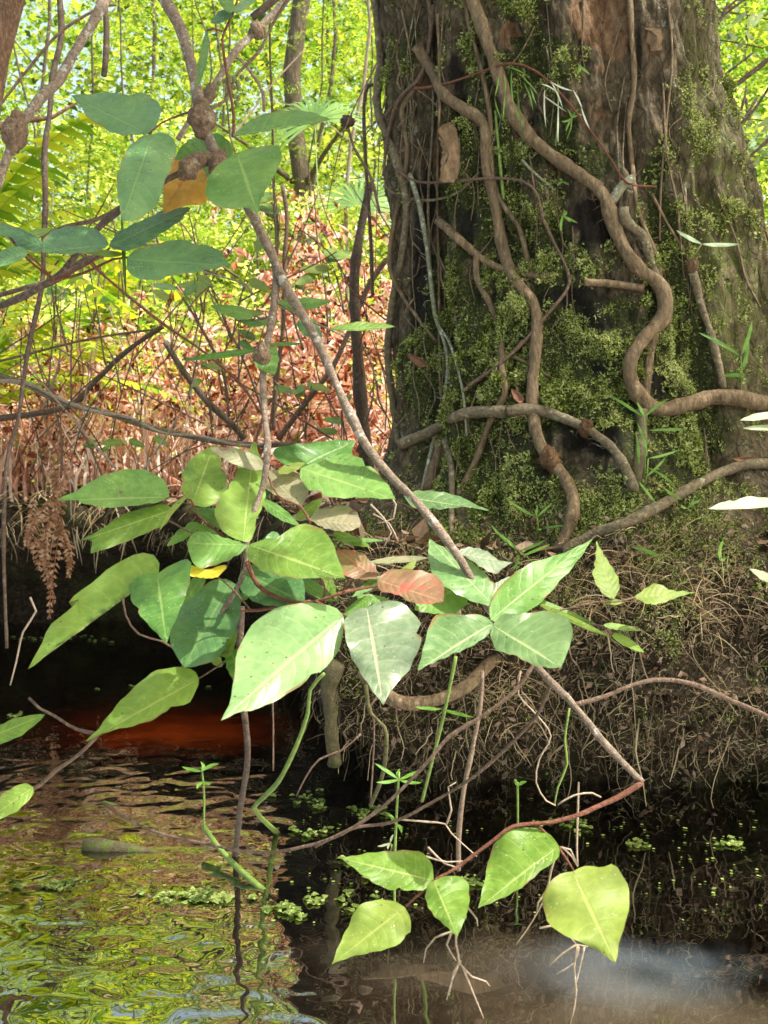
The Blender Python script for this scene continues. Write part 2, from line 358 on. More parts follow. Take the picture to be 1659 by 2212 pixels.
def ground_obj():
    xs = [-60, -40, -28, -20, -15, -11, -8, -6, -5] ; x = -4.2
    while x < 4.2: xs.append(x); x += .06
    xs += [4.5, 5, 6, 8, 11, 15, 20, 28, 40, 60]
    ys = []; y = 2.4
    while y < 8.5: ys.append(y); y += .06
    ys += [9, 10, 11, 12.5, 14, 16, 19, 23, 28, 35, 45, 60, 90]
    mb = MB()
    for yy in ys:
        for xx in xs:
            s = sdist(xx, yy) if yy < 9 else 9; c = cave(xx)
            z = gz(xx, yy)
            mb.v.append(Vector((xx, yy, lerp(-.8, z, sst(c + .12, c + .26, s)))))
    nx = len(xs)
    for j in range(len(ys) - 1):
        for i in range(nx - 1): mb.f.append((j * nx + i, j * nx + i + 1, (j + 1) * nx + i + 1, (j + 1) * nx + i))
    mt, nt = newmat('forest_floor')
    n1 = tex(nt, 22, 7, rough=.75); n2 = tex(nt, 1.2, 3)
    col = ramp(nt, n1, [(.3, (.03, .018, .01)), (.52, (.16, .09, .055)), (.7, (.36, .24, .16))])
    col = mix(nt, ramp(nt, n2, [(.42, (0, 0, 0)), (.62, (.7, .7, .7))]), col, (.2, .24, .05))
    finish(nt, col, .9, n1, 1, .03); o = build('ground', mb, mt); tag(o, kind='structure')
ground_obj()
# stream bed, with a rust-coloured sand bar under the cut bank and pale silt with painted sky sheen in the near shallows
def bed_obj():
    mb = MB(); mb.c = []
    xs = [-30, -10, -6] + [-4 + .06 * i for i in range(134)] + [5, 8, 12, 30]; ys = [-8, -3, 0] + [.6 + .06 * i for i in range(85)]
    for y in ys:
        for x in xs:
            bar = math.exp(-(((x + .86 + .3 * (y - 3.8)) / .5) ** 2 + ((y - 3.85) / .3) ** 2) * 1.2)
            silt_sheen = math.exp(-(((x - .47) / .2) ** 2 + ((y - 2.08) / .12) ** 2))
            silt_sheen2 = math.exp(-(((x - .25) / .3) ** 2 + ((y - 1.97) / .07) ** 2)) + .8 * math.exp(-((x - .62) / .3) ** 2 - ((y - 1.88) / .06) ** 2)
            n = fbm(Vector((x * 3, y * 5, 9)))
            z = -.42 + .26 * sst(3.2, 3.6, y) * sst(.0, -.3, x) + .27 * sst(-.4, .1, x) * sst(2.75, 1.9, y) * sst(1.2, 1.5, y) + .02 * n
            mb.v.append(Vector((x, y, min(z, -.035)))); mb.c.append((min(1, bar * 1.2), min(1, silt_sheen), min(1, silt_sheen2), 1))
    nx = len(xs)
    for j in range(len(ys) - 1):
        for i in range(nx - 1): mb.f.append((j * nx + i, j * nx + i + 1, (j + 1) * nx + i + 1, (j + 1) * nx + i))
    mt, nt = newmat('stream_bed')
    at = nd(nt, 'Attribute', attribute_name='mask'); sp = nd(nt, 'SeparateColor'); nt.links.new(at.outputs['Color'], sp.inputs[0])
    n1 = tex(nt, 9, 5, stretch=(1, 2.5, 1)); n2 = tex(nt, 3.5, 3)
    base = ramp(nt, n1, [(.35, (.006, .003, .002)), (.7, (.028, .013, .006))])
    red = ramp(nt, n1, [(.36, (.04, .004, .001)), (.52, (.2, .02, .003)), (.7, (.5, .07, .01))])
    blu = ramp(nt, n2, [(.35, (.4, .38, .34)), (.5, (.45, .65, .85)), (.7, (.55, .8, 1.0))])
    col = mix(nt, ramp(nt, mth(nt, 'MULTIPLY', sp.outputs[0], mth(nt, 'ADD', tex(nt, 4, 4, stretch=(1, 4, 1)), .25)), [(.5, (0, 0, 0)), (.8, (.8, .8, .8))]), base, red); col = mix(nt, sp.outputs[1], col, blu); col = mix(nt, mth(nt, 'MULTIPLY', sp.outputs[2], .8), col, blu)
    finish(nt, col, .9); o = build('stream_bed', mb, mt); tag(o, kind='structure')
bed_obj()
def water_obj():
    mb = MB(); mb.v = [Vector(p) for p in ((-40, -12, 0), (40, -12, 0), (40, 6, 0), (-40, 6, 0))]; mb.f = [(0, 1, 2, 3)]; mb.sm = False
    mt, nt = newmat('tannin_water')
    tc = nd(nt, 'TexCoord'); sp = nd(nt, 'SeparateXYZ'); nt.links.new(tc.outputs['Object'], sp.inputs[0])
    # ripples: livelier in the open channel on the left, nearly still in the lee of the root bank
    w1 = tex(nt, 9.5, 1, rough=.4, dist=.5, stretch=(1, 1.15, 1)); w2 = tex(nt, 21, 1, rough=.5, dist=.3, stretch=(1, 1.25, 1))
    h = mth(nt, 'ADD', mth(nt, 'MULTIPLY', w1, 1.0), mth(nt, 'MULTIPLY', w2, .085))
    e = mth(nt, 'ADD', sp.outputs[0], mth(nt, 'MULTIPLY', sp.outputs[1], .0))
    lee = nd(nt, 'MapRange'); lee.inputs[1].default_value = -.22; lee.inputs[2].default_value = -.02; lee.inputs[3].default_value = 1; lee.inputs[4].default_value = .16
    nt.links.new(e, lee.inputs[0])
    shore = nd(nt, 'MapRange'); shore.inputs[1].default_value = 2.9; shore.inputs[2].default_value = 3.5; shore.inputs[3].default_value = 1; shore.inputs[4].default_value = .3
    nt.links.new(sp.outputs[1], shore.inputs[0])
    bp = nd(nt, 'Bump'); bp.inputs['Distance'].default_value = .0062
    nt.links.new(h, bp.inputs['Height']); nt.links.new(mth(nt, 'MULTIPLY', lee.outputs[0], shore.outputs[0]), bp.inputs['Strength'])
    g = nd(nt, 'BsdfGlossy'); g.inputs['Roughness'].default_value = .015; g.inputs[0].default_value = (1, 1, 1, 1); nt.links.new(bp.outputs[0], g.inputs['Normal'])
    tr = nd(nt, 'BsdfTransparent'); tr.inputs[0].default_value = (.86, .76, .64, 1)
    fr = nd(nt, 'Fresnel'); fr.inputs[0].default_value = 5.5; nt.links.new(bp.outputs[0], fr.inputs['Normal'])
    ms = nd(nt, 'MixShader'); nt.links.new(fr.outputs[0], ms.inputs[0]); nt.links.new(tr.outputs[0], ms.inputs[1]); nt.links.new(g.outputs[0], ms.inputs[2])
    def blob_mask(cx, cy, rx, ry, amp, nz):           # soft irregular patch of painted glare silt
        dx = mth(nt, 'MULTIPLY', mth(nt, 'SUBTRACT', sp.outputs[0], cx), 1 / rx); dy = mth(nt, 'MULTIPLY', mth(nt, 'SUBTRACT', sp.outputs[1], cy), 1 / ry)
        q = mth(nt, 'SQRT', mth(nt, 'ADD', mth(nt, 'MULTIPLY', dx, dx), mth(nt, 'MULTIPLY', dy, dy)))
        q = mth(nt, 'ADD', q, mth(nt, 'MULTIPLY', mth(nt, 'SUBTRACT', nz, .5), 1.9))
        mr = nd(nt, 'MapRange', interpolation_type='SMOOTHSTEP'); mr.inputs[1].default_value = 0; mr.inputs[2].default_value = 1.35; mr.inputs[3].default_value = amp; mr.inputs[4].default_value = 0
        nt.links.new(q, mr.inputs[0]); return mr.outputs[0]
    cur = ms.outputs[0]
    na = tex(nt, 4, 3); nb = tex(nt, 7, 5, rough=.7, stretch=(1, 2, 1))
    for (cx, cy, rx, ry, amp, colr, nz) in ((.48, 1.84, .22, .13, .34, (.14, .18, .21), na), (.16, 1.88, .26, .13, .2, (.1, .085, .06), na), (.5, 1.7, .36, .12, .32, (.12, .095, .06), na), (.2, 1.72, .5, .3, .16, (.06, .04, .025), na), (-.74, 3.5, .5, .36, .5, (.05, .0055, .001), nb), (-.66, 3.42, .3, .2, .6, (.17, .024, .003), nb)):  # blue-grey patch paints glare, browns are murk, reds paint a sunlit tannin glow
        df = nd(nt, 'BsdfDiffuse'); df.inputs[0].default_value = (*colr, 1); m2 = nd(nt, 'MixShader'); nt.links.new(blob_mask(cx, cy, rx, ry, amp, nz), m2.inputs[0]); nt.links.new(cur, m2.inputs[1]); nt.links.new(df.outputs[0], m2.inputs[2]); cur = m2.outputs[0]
    out = nd(nt, 'OutputMaterial'); nt.links.new(cur, out.inputs[0])
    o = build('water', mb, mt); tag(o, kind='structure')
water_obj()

# ------------------------------------------------------------------ the big swollen tree
TY = 3.65
CX = [(.3, .80), (.68, .76), (.92, .737), (1.57, .67), (2.55, .53), (4, .35), (9, .1)]
RR = [(.3, 1.0), (.68, .84), (.8, .77), (.92, .72), (1.25, .68), (1.57, .645), (2.55, .565), (4, .46), (9, .22)]
def g_(x, c, w): return math.exp(-((x - c) / w) ** 2)
def trunk_p(ph, z):
    d = math.degrees(ph)
    r = interp(RR, z) - .03 - .02 * sst(1.4, 2.2, z) * sst(20, 80, d); cx = interp(CX, z)
    fl = -.075 * g_(d, -56, 5) - .045 * g_(d, 15 + 6 * math.sin(z * 2), 5) - .05 * g_(d, 120, 9) - .05 * g_(d, -150, 9) + .035 * g_(d, 50, 28) + .02 * g_(d, -75, 14)
    hollow = -.05 * g_(d, -20, 30) * sst(1.0, 1.5, z)                         # decayed front face
    foot = .10 * g_(d, -10, 60) * sst(1.15, .68, z) + .06 * math.sin(ph * 5 + 1) * sst(1.0, .6, z)
    v = Vector((math.sin(ph) * 1.6, math.cos(ph) * 1.6, z * .45)); ridge = 1 - abs(noise.noise(v * 4.5))
    rough = .032 * fbm(Vector((math.sin(ph) * 3, math.cos(ph) * 3, z * 3)), 5)
    fine = .022 * fbm(Vector((math.sin(ph) * 15, math.cos(ph) * 15, z * 6)), 4) + .02 * (ridge - .7)
    mid = 1.4 * g_(d, -18, 32)
    lump = .03 * mid * fbm(Vector((math.sin(ph) * 6, math.cos(ph) * 6, z * 6 + 5)), 4)
    rr = r + fl + hollow + foot + rough + fine + lump
    return Vector((cx + rr * math.sin(ph), TY - rr * math.cos(ph), z))
MOSS = [(1010, 300, 60, 190, .8), (960, 620, 45, 70, 1.0), (1060, 380, 90, 120, .8), (1180, 130, 90, 70, .9), (1190, 560, 120, 70, .75), (1090, 700, 130, 60, .9), (1290, 720, 90, 80, 1.0), (1120, 790, 200, 60, 1.0), (1260, 860, 150, 60, .9), (1440, 560, 35, 130, .9), (1470, 760, 60, 110, 1.1), (1000, 900, 80, 60, .7), (1480, 950, 80, 90, .9), (1060, 1020, 110, 70, .6), (920, 780, 40, 80, .9), (1270, 350, 60, 40, .8), (1130, 20, 50, 50, .6), (880, 120, 25, 120, .4), (1210, 300, 60, 60, .55), (1410, 400, 25, 60, .9)]
ROT = [(965, 330, 34, 70, 1.3), (1410, 85, 24, 34, 1.3), (1105, 75, 35, 45, 1.0), (1275, 30, 60, 55, .9), (1040, 410, 16, 40, .6), (1290, 200, 62, 190, .55), (1200, 250, 40, 60, .5), (1340, 60, 30, 100, .5), (1190, 330, 60, 60, .3), (890, 80, 10, 90, .5)]
DARK = [(1290, 480, 60, 66, 1.2), (905, 640, 22, 200, .9), (1000, 250, 22, 90, .8), (1150, 250, 26, 50, .7), (1300, 800, 40, 30, .8), (1000, 760, 30, 30, .7), (1420, 820, 26, 40, .9), (1250, 640, 90, 30, 1.0), (1290, 700, 70, 26, .8), (1010, 470, 40, 90, .7), (925, 450, 22, 150, .8), (1230, 940, 60, 50, .7), (1120, 940, 60, 40, .6), (1340, 330, 30, 40, .5), (1085, 640, 50, 40, .5), (1380, 130, 10, 120, .8), (1180, 1010, 50, 30, .6), (1310, 960, 50, 50, .8), (1500, 860, 80, 40, .4), (980, 140, 26, 100, .6)]  # shade of the trunk hollows, painted dark into the bark colour
FILM = [(1560, 450, 60, 330, .9), (1500, 200, 30, 220, .7), (1600, 700, 80, 200, .8), (850, 200, 15, 100, .3)]
def fld(tab, x, y):
    return sum(a * math.exp(-((x - cx) / rx) ** 2 - ((y - cy) / ry) ** 2) for cx, cy, rx, ry, a in tab)
def trunk_obj():
    mb = MB(); mb.c = []; phs = []; a = -math.pi
    while a < math.pi: phs.append(a); a += math.radians(.55 if -2.0 < a < 2.0 else 5)
    zs = []; z = .35
    while z < 2.75: zs.append(z); z += .0115
    zs += [2.8, 3, 3.3, 3.8, 4.5, 5.5, 7, 9]
    n = len(phs)
    for z in zs:
        for ph in phs:
            p = trunk_p(ph, z); mb.v.append(p); x, y = pix(p)
            w = fbm(p * 9) * .35
            if abs(ph) > 1.9: mb.c.append((.3, 0, .2, 1)); continue
            base = .0 * sst(870, 930, x) * sst(1430, 1370, x) + sst(620, 760, y) * .35 * sst(860, 930, x) * sst(1600, 1500, x)
            mb.c.append((max(0, fld(MOSS, x, y) * 1.0 + base + w), max(0, fld(ROT, x, y) + w * .5), max(0, fld(DARK, x, y) + w * .6), max(0, min(1, fld(FILM, x, y)))))
    for j in range(len(zs) - 1):
        for i in range(n):
            i2 = (i + 1) % n; mb.f.append((j * n + i, j * n + i2, (j + 1) * n + i2, (j + 1) * n + i))
    mt, nt = newmat('old_trunk')
    at = nd(nt, 'Attribute', attribute_name='mask'); sp = nd(nt, 'SeparateColor'); nt.links.new(at.outputs['Color'], sp.inputs[0])
    n1 = tex(nt, 42, 8, rough=.72, stretch=(1, 1, .45)); n2 = tex(nt, 110, 5, rough=.7); n3 = tex(nt, 9, 4); n4 = tex(nt, 23, 6, rough=.7)
    vo = nd(nt, 'TexVoronoi', feature='DISTANCE_TO_EDGE'); vo.inputs['Scale'].default_value = 26
    mp = nd(nt, 'Mapping'); mp.inputs['Scale'].default_value = (1, 1, .4); tc = nd(nt, 'TexCoord'); nt.links.new(tc.outputs['Object'], mp.inputs[0])
    wv = nd(nt, 'MixRGB'); wv.inputs[0].default_value = .035; nt.links.new(mp.outputs[0], wv.inputs[1]); nt.links.new(tex(nt, 14, 3), wv.inputs[2]); nt.links.new(wv.outputs[0], vo.inputs[0])
    crack = ramp(nt, vo.outputs[0], [(0, (0, 0, 0)), (.09, (1, 1, 1))])
    bk = ramp(nt, n1, [(.3, (.026, .02, .011)), (.5, (.125, .093, .052)), (.66, (.26, .2, .125)), (.8, (.46, .4, .29))])
    bk = mix(nt, mth(nt, 'MULTIPLY', mth(nt, 'SUBTRACT', 1, crack), .55), bk, (.03, .022, .015))
    lich = ramp(nt, n4, [(.6, (0, 0, 0)), (.64, (.8, .8, .8))])
    col = mix(nt, lich, bk, (.36, .36, .28))
    # green algal film on the right-hand buttress (alpha)
    film = mth(nt, 'MULTIPLY', at.outputs['Alpha'], ramp(nt, n4, [(.38, (0, 0, 0)), (.55, (1, 1, 1))]))
    col = mix(nt, mth(nt, 'MULTIPLY', film, .8), col, mix(nt, n2, (.045, .06, .008), (.17, .2, .03)))
    rot = ramp(nt, mth(nt, 'ADD', sp.outputs[1], mth(nt, 'MULTIPLY', mth(nt, 'SUBTRACT', n4, .5), .7)), [(.52, (0, 0, 0)), (.6, (1, 1, 1))])
    col = mix(nt, rot, col, ramp(nt, n1, [(.3, (.07, .032, .016)), (.5, (.24, .135, .07)), (.72, (.42, .28, .17))]))
    ms = ramp(nt, mth(nt, 'ADD', sp.outputs[0], mth(nt, 'MULTIPLY', mth(nt, 'SUBTRACT', n4, .5), 1.2)), [(.32, (0, 0, 0)), (.5, (1, 1, 1))])
    col = mix(nt, ms, col, ramp(nt, n2, [(.32, (.008, .012, .003)), (.52, (.045, .055, .012)), (.72, (.16, .165, .045))]))
    dk = ramp(nt, mth(nt, 'ADD', sp.outputs[2], mth(nt, 'MULTIPLY', mth(nt, 'SUBTRACT', n4, .5), .9)), [(.45, (0, 0, 0)), (.7, (.9, .9, .9))])
    col = mix(nt, dk, col, (.008, .005, .004))
    h = mth(nt, 'ADD', mth(nt, 'MULTIPLY', n1, 1.0), mth(nt, 'ADD', mth(nt, 'MULTIPLY', n2, .35), mth(nt, 'MULTIPLY', crack, .25)))
    finish(nt, col, .85, h, 1, .035)
    root = empty('swamp_tree', Vector((.74, TY, .35)), 'huge mossy trunk with a flared base, wrapped in vines, on the root bank', 'tree')
    build('trunk', mb, mt, root, off=root.location); return root, mb
tree, trunk_mb = trunk_obj()
BV = BVHTree.FromPolygons([tuple(v) for v in trunk_mb.v] + [tuple(v) for v in bank_mb.v], [tuple(f) for f in trunk_mb.f] + [tuple(i + len(trunk_mb.v) for i in f) for f in bank_mb.f])
def hit(x, y):
    d = (P(x, y, 1) - CAM).normalized(); h = BV.ray_cast(CAM, d, 8)
    return (h[0], h[1]) if h[0] is not None else (None, None)
# plates of smooth dead bark still stuck to the decayed face
def plate(pts, label):
    mb = MB(); c = (sum(p[0] for p in pts) / len(pts), sum(p[1] for p in pts) / len(pts)); Y = min((hit(*q)[0] or Vector((0, 3, 0))).y for q in pts + [c]) - .012
    pts = [(x + R.gauss(0, 1.8), y + R.gauss(0, 2.4)) for x, y in cr(pts + [pts[0]], 7)[:-1]]; n = len(pts)
    for dy, sc in ((0, 1), (.012, 1.0)):
        for rr in (1, .55, 0.02):
            for x, y in pts:
                q = P(c[0] + (x - c[0]) * rr * sc, c[1] + (y - c[1]) * rr * sc, Y + dy); q.y += .012 * fbm(q * 14) - .018 * (1 - rr); mb.v.append(q)
    for b in (0, 3):
        for k in range(2):
            for i in range(n): mb.f.append(((b + k) * n + i, (b + k) * n + (i + 1) % n, (b + k + 1) * n + (i + 1) % n, (b + k + 1) * n + i))
    for i in range(n): mb.f.append((i, (i + 1) % n, 3 * n + (i + 1) % n, 3 * n + i))
    o = build('bark_plate', mb, M['plate'], tree, off=tree.location); o['label'] = label
M['plate'] = bark('dead_bark_plate', [(.1, .06, .03), (.26, .17, .095), (.38, .27, .16)], 45, bd=.005, stretch=(1, 1, .5))
plate([(945, 280), (975, 262), (992, 300), (993, 370), (975, 395), (950, 388), (955, 330)], 'smooth tan plate of dead bark')
plate([(1393, 55), (1425, 60), (1432, 95), (1420, 112), (1400, 100)], 'small reddish plate of dead bark')
# moss: little tufts all over the mossy parts
def moss():
    mb = MB(); r = random.Random(3); n = 0; nv = len(trunk_mb.v)
    for _ in range(260000):
        ph = r.uniform(-1.35, 1.45); z = r.uniform(.62, 2.6); p = trunk_p(ph, z); x, y = pix(p)
        if x > 1700 or y < -40: continue
        m = fld(MOSS, x, y) + .05 * (880 < x < 1400) + .4 * sst(620, 760, y) * (x > 880) * (x < 1560) - .9 * min(1, fld(DARK, x, y)) + .7 * (fbm(p * 7)) - .8 * fld(ROT, x, y) + .25 * min(1, fld(FILM, x, y))
        cl = fbm(p * 13, 3)
        if r.random() > m * (.12 + 2.3 * max(0, cl + .04)): continue
        hgt = max(0, cl) * .05 * r.random()
        q = trunk_p(ph + .01, z) - p; nrm = Vector((math.sin(ph), -math.cos(ph), .25)).normalized()
        s = r.uniform(.004, .0105) * (1 + .5 * (fbm(p * 5) > .15)); up = Vector((0, 0, 1))
        k = r.randint(3, 6)
        for j in range(k):
            a = r.uniform(0, 6.28); t = nrm.orthogonal().normalized(); b = nrm.cross(t)
            d = (t * math.cos(a) + b * math.sin(a) + nrm * r.uniform(.3, 1.3)).normalized() * s
            w = d.cross(nrm + up * .01); w = (w.normalized() if w.length > 1e-9 else t) * s * .17
            mb.quad(p + nrm * (hgt - .002), d, w)
        n += 1
        if n > 52000: break
    mb.sm = False
    o = build('moss', mb, M['moss'], tree, off=tree.location); o['kind'] = 'stuff'; o['label'] = 'green and olive moss in tufts'
moss()
# unseen crown added above the frame, set sunward to shade the trunk
def crown_mb(center, rad, n, seed, size=.05, flat=.7):
    mb = MB(); r = random.Random(seed); cl = []
    for _ in range(int(max(6, n / 160))):
        d = Vector((r.gauss(0, 1), r.gauss(0, 1), r.gauss(0, 1))).normalized() * r.uniform(.35, 1) ** .6
        cl.append(Vector((d.x * rad, d.y * rad, d.z * rad * flat)))
    for _ in range(n):
        c = r.choice(cl); p = center + c + Vector((r.gauss(0, 1), r.gauss(0, 1), r.gauss(0, .5))) * rad * .16
        d = Vector((r.gauss(0, 1), r.gauss(0, 1), r.gauss(-.3, .5))).normalized() * size * r.uniform(.6, 1.3)
        w = d.cross(Vector((r.gauss(0, .5), r.gauss(0, .5), 1))).normalized() * d.length * .27; mb.quad(p, d, w)
    mb.sm = False; return mb
build('crown', crown_mb(Vector((3.3, 2.65, 6.6)), 1.6, 6500, 5, .11), M['broad'], tree, off=tree.location)
# ------------------------------------------------------------------ root mat hanging over the bank face, litter
def root_mat():
    mb = MB(); r = random.Random(11); mb.sm = False
    vis = [i for i, p in enumerate(ED) if -2.6 < p[0] < 1.9 and p[1] < 5.2]
    for _ in range(3600):
        i = r.choice(vis); e = Vector((ED[i][0], ED[i][1], 0)); n = Vector((NRM[i][0], NRM[i][1], 0)); tg = Vector((-n.y, n.x, 0))
        left = e.x < -.5; c = cave(e.x)
        if left and r.random() < .35: continue
        z = r.uniform(.16, .68) if not left else r.uniform(.5, .66)
        s0 = -.05 + .1 * (z - .5) + .02 * fbm(Vector((e.x * 4, e.y * 4, z * 3))) if z > .5 or left else r.uniform(-.03, .06)
        p = e + n * s0 + Vector((0, 0, z)) + tg * r.uniform(-.02, .02); L = r.uniform(.03, .15) * (1 if not left else .8)
        k = 6; pts = []; v = (tg * r.gauss(0, .7) + n * r.gauss(-.25, .3) + Vector((0, 0, -.7))).normalized()
        for j in range(k):
            pts.append(p.copy()); p = p + v * L / k; v = (v + Vector((r.gauss(0, .35), r.gauss(0, .35), r.gauss(-.12, .22)))).normalized()
            if p.z < .0: break
        if len(pts) < 3: continue
        rd = r.choice((.0006, .0009, .0013, .002)); mb.tube(pts, [rd * (1 - .6 * q / len(pts)) for q in range(len(pts))], 3, cap=False)
    for _ in range(9000):                     # tangled hair roots lying against the face and on top of the bank
        x = r.uniform(880, 1700) if r.random() < .8 else r.uniform(690, 900); y = r.uniform(1150, 1760)
        h, nn = hit(x, y)
        if h is None or h.z < .01: continue
        p = h + Vector((0, -.006, .002)); v = Vector((r.gauss(0, 1), r.gauss(-.15, .25), r.gauss(-.3, .7))).normalized(); L = r.uniform(.02, .09); pts = []
        for j in range(5):
            pts.append(p.copy()); p = p + v * L / 5; v = (v + Vector((r.gauss(0, .5), r.gauss(0, .15), r.gauss(0, .5)))).normalized()
        rd = r.choice((.0005, .0008, .0012)); mb.tube(pts, [rd] * 5, 3, cap=False)
    for _ in range(120):                      # coarser roots that hang free in front of the undercut
        x = r.uniform(690, 1700); y = r.uniform(1330, 1600); h, nn = hit(x, y)
        if h is None: continue
        p = h + Vector((0, -.015, 0)); v = Vector((r.gauss(0, .25), r.gauss(-.1, .1), -1)).normalized(); L = min(h.z + .01, r.uniform(.08, .34)); pts = []
        for j in range(9): pts.append(p.copy()); p = p + v * L / 9; v = (v + Vector((r.gauss(0, .22), r.gauss(0, .12), -.12))).normalized()
        rd = r.choice((.0008, .0012, .0018, .003)); mb.tube(pts, [rd * (1 - .07 * q) for q in range(9)], 4, cap=False)
    tag(build('hanging_rootlets', mb, M['root_brown']), kind='stuff')
root_mat()
def litter():
    mb = MB(); r = random.Random(12); mb.sm = False
    for _ in range(9000):
        if r.random() < .5: x = r.uniform(-2.4, 0.1); y = r.uniform(3.2, 7.5)
        else: x = r.uniform(-.1, 2); y = r.uniform(2.75, 4.2)
        s = sdist(x, y)
        if s < .02: continue
        if (x - .75) ** 2 + (y - TY) ** 2 < .55: continue
        z = gz(x, y) + r.uniform(.0, .03); d = Vector((r.gauss(0, 1), r.gauss(0, 1), r.gauss(0, .35))).normalized() * r.choice((.02, .04, .06, .09))
        w = d.cross(Vector((r.gauss(0, .4), r.gauss(0, .4), 1))).normalized() * min(d.length * .3, .012 if r.random() < .5 else .03); mb.quad(Vector((x, y, z)), d, w)
    for _ in range(2600):                      # crumbs and dead leaves caught on the root bank
        x = r.uniform(820, 1700); y = r.uniform(1120, 1720); h, nn = hit(x, y)
        if h is None or h.z < .02: continue
        d = Vector((r.gauss(0, 1), r.gauss(0, .4), r.gauss(-.2, .7))).normalized() * r.uniform(.006, .03); w = d.cross(Vector((0, 1, .2))).normalized() * d.length * r.uniform(.1, .35)
        mb.quad(h + Vector((0, -.006, .002)), d, w)
    tag(build('leaf_litter', mb, M['litter']), kind='stuff')
litter()
def dry_grass():
    mb = MB(); r = random.Random(14); mb.sm = False
    for _ in range(420):
        cx, cy = r.choice(((1480, 1280, ), (1430, 1180), (1560, 1300), (1290, 1250), (860, 1160), (880, 1230), (1080, 1500), (1240, 1290), (1390, 1250)))
        x = r.gauss(cx, 45); y = r.gauss(cy, 35); h, nn = hit(x, y)
        if h is None: continue
        p = h + Vector((0, -.01, 0)); v = Vector((r.gauss(0, .7), r.gauss(-.4, .3), r.gauss(.3, .5))).normalized(); L = r.uniform(.05, .17); pts = []
        for j in range(6): pts.append(p.copy()); p = p + v * L / 6; v = (v + Vector((r.gauss(0, .08), 0, -.22))).normalized()
        w = r.uniform(.0007, .0016); mb.strip(pts, [w, w, w, w * .9, w * .6, w * .1], Vector((r.uniform(-1, 1), .3, r.uniform(-1, 1))).normalized())
    lip = [i for i, p in enumerate(ED) if -2.6 < p[0] < -.55 and p[1] > 4.3]
    for _ in range(520):                      # dead stalks spilling over the lip of the left bank
        i = r.choice(lip); p = Vector((ED[i][0] + NRM[i][0] * .05, ED[i][1] + NRM[i][1] * .05, r.uniform(.6, .74))); v = Vector((r.gauss(0, .6), -.5, r.gauss(.0, .5))).normalized(); L = r.uniform(.08, .38); pts = []
        for j in range(7): pts.append(p.copy()); p = p + v * L / 7; v = (v + Vector((r.gauss(0, .12), -.02, -.3))).normalized()
        w = r.choice((.0015, .002, .004)); mb.strip(pts, [w, w, w, w, w * .9, w * .6, w * .2], Vector((1, r.uniform(-.4, .4), r.uniform(-.4, .4))).normalized())
    tag(build('dry_grass', mb, M['blade_dry']), kind='stuff')
dry_grass()

# ------------------------------------------------------------------ dead and living ferns
def dead_ferns():
    mb = MB(); r = random.Random(21); mb.sm = False
    for k in range(1900):
        if k < 1600: x = r.uniform(-3.6, .15); y = r.uniform(5.0, 8.2)
        else: x = r.gauss(-.42, .22); y = r.uniform(5.2, 6.2)
        if sdist(x, y) < .1 and y < 5.4: continue
        g = gz(x, y); H = (r.uniform(.02, .85) if k % 4 else r.uniform(.5, 1.15)) * (1.0 if k < 1600 else 1.5) * (1 - .25 * abs(noise.noise(Vector((x * 1.5, y, 0)))))
        p = Vector((x, y, g + H)); a = r.uniform(0, 6.28); v = Vector((math.cos(a) * .5, math.sin(a) * .5, r.uniform(-.2, .9))).normalized(); L = r.uniform(.12, .38); n = 9; side = Vector((-math.sin(a), math.cos(a), r.uniform(-.4, .4)))
        for j in range(n):
            q = p + v * L / n; t = j / n; w = .058 * (1 - .8 * t) + .01
            for sg in (-1, 1):
                d = (side * sg * r.uniform(.4, 1) + Vector((r.gauss(0, .4), r.gauss(0, .4), r.gauss(-.6, .5)))).normalized() * w * r.uniform(.5, 1.5)
                mb.quad(q, d, d.cross(Vector((r.gauss(0, 1), r.gauss(0, 1), r.gauss(0, 1)))).normalized() * w * r.uniform(.14, .3), .6)
            p = q; v = (v + Vector((r.gauss(0, .25), r.gauss(0, .25), -.28))).normalized()
    tag(build('dead_fern_thicket', mb, M['fern_dead']), kind='stuff')
    mb = MB(); mb.sm = False
    for k in range(2600):
        x = r.uniform(-3.4, .1); y = r.uniform(4.95, 7.6)
        if sdist(x, y) < .06 and y < 5.4: continue
        p = Vector((x, y, gz(x, y))); H = r.uniform(.15, .8); v = Vector((r.gauss(0, .25), r.gauss(0, .25), 1)).normalized(); pts = []
        for j in range(5): pts.append(p.copy()); p = p + v * H / 5; v = (v + Vector((r.gauss(0, .15), r.gauss(0, .15), -.06))).normalized()
        w = r.choice((.002, .003, .005, .008)); mb.strip(pts, [w, w, w * .9, w * .7, w * .2], Vector((1, r.uniform(-.5, .5), r.uniform(-.2, .2))).normalized())
    tag(build('dead_stalks', mb, M['dead_stalk']), kind='stuff')
dead_ferns()
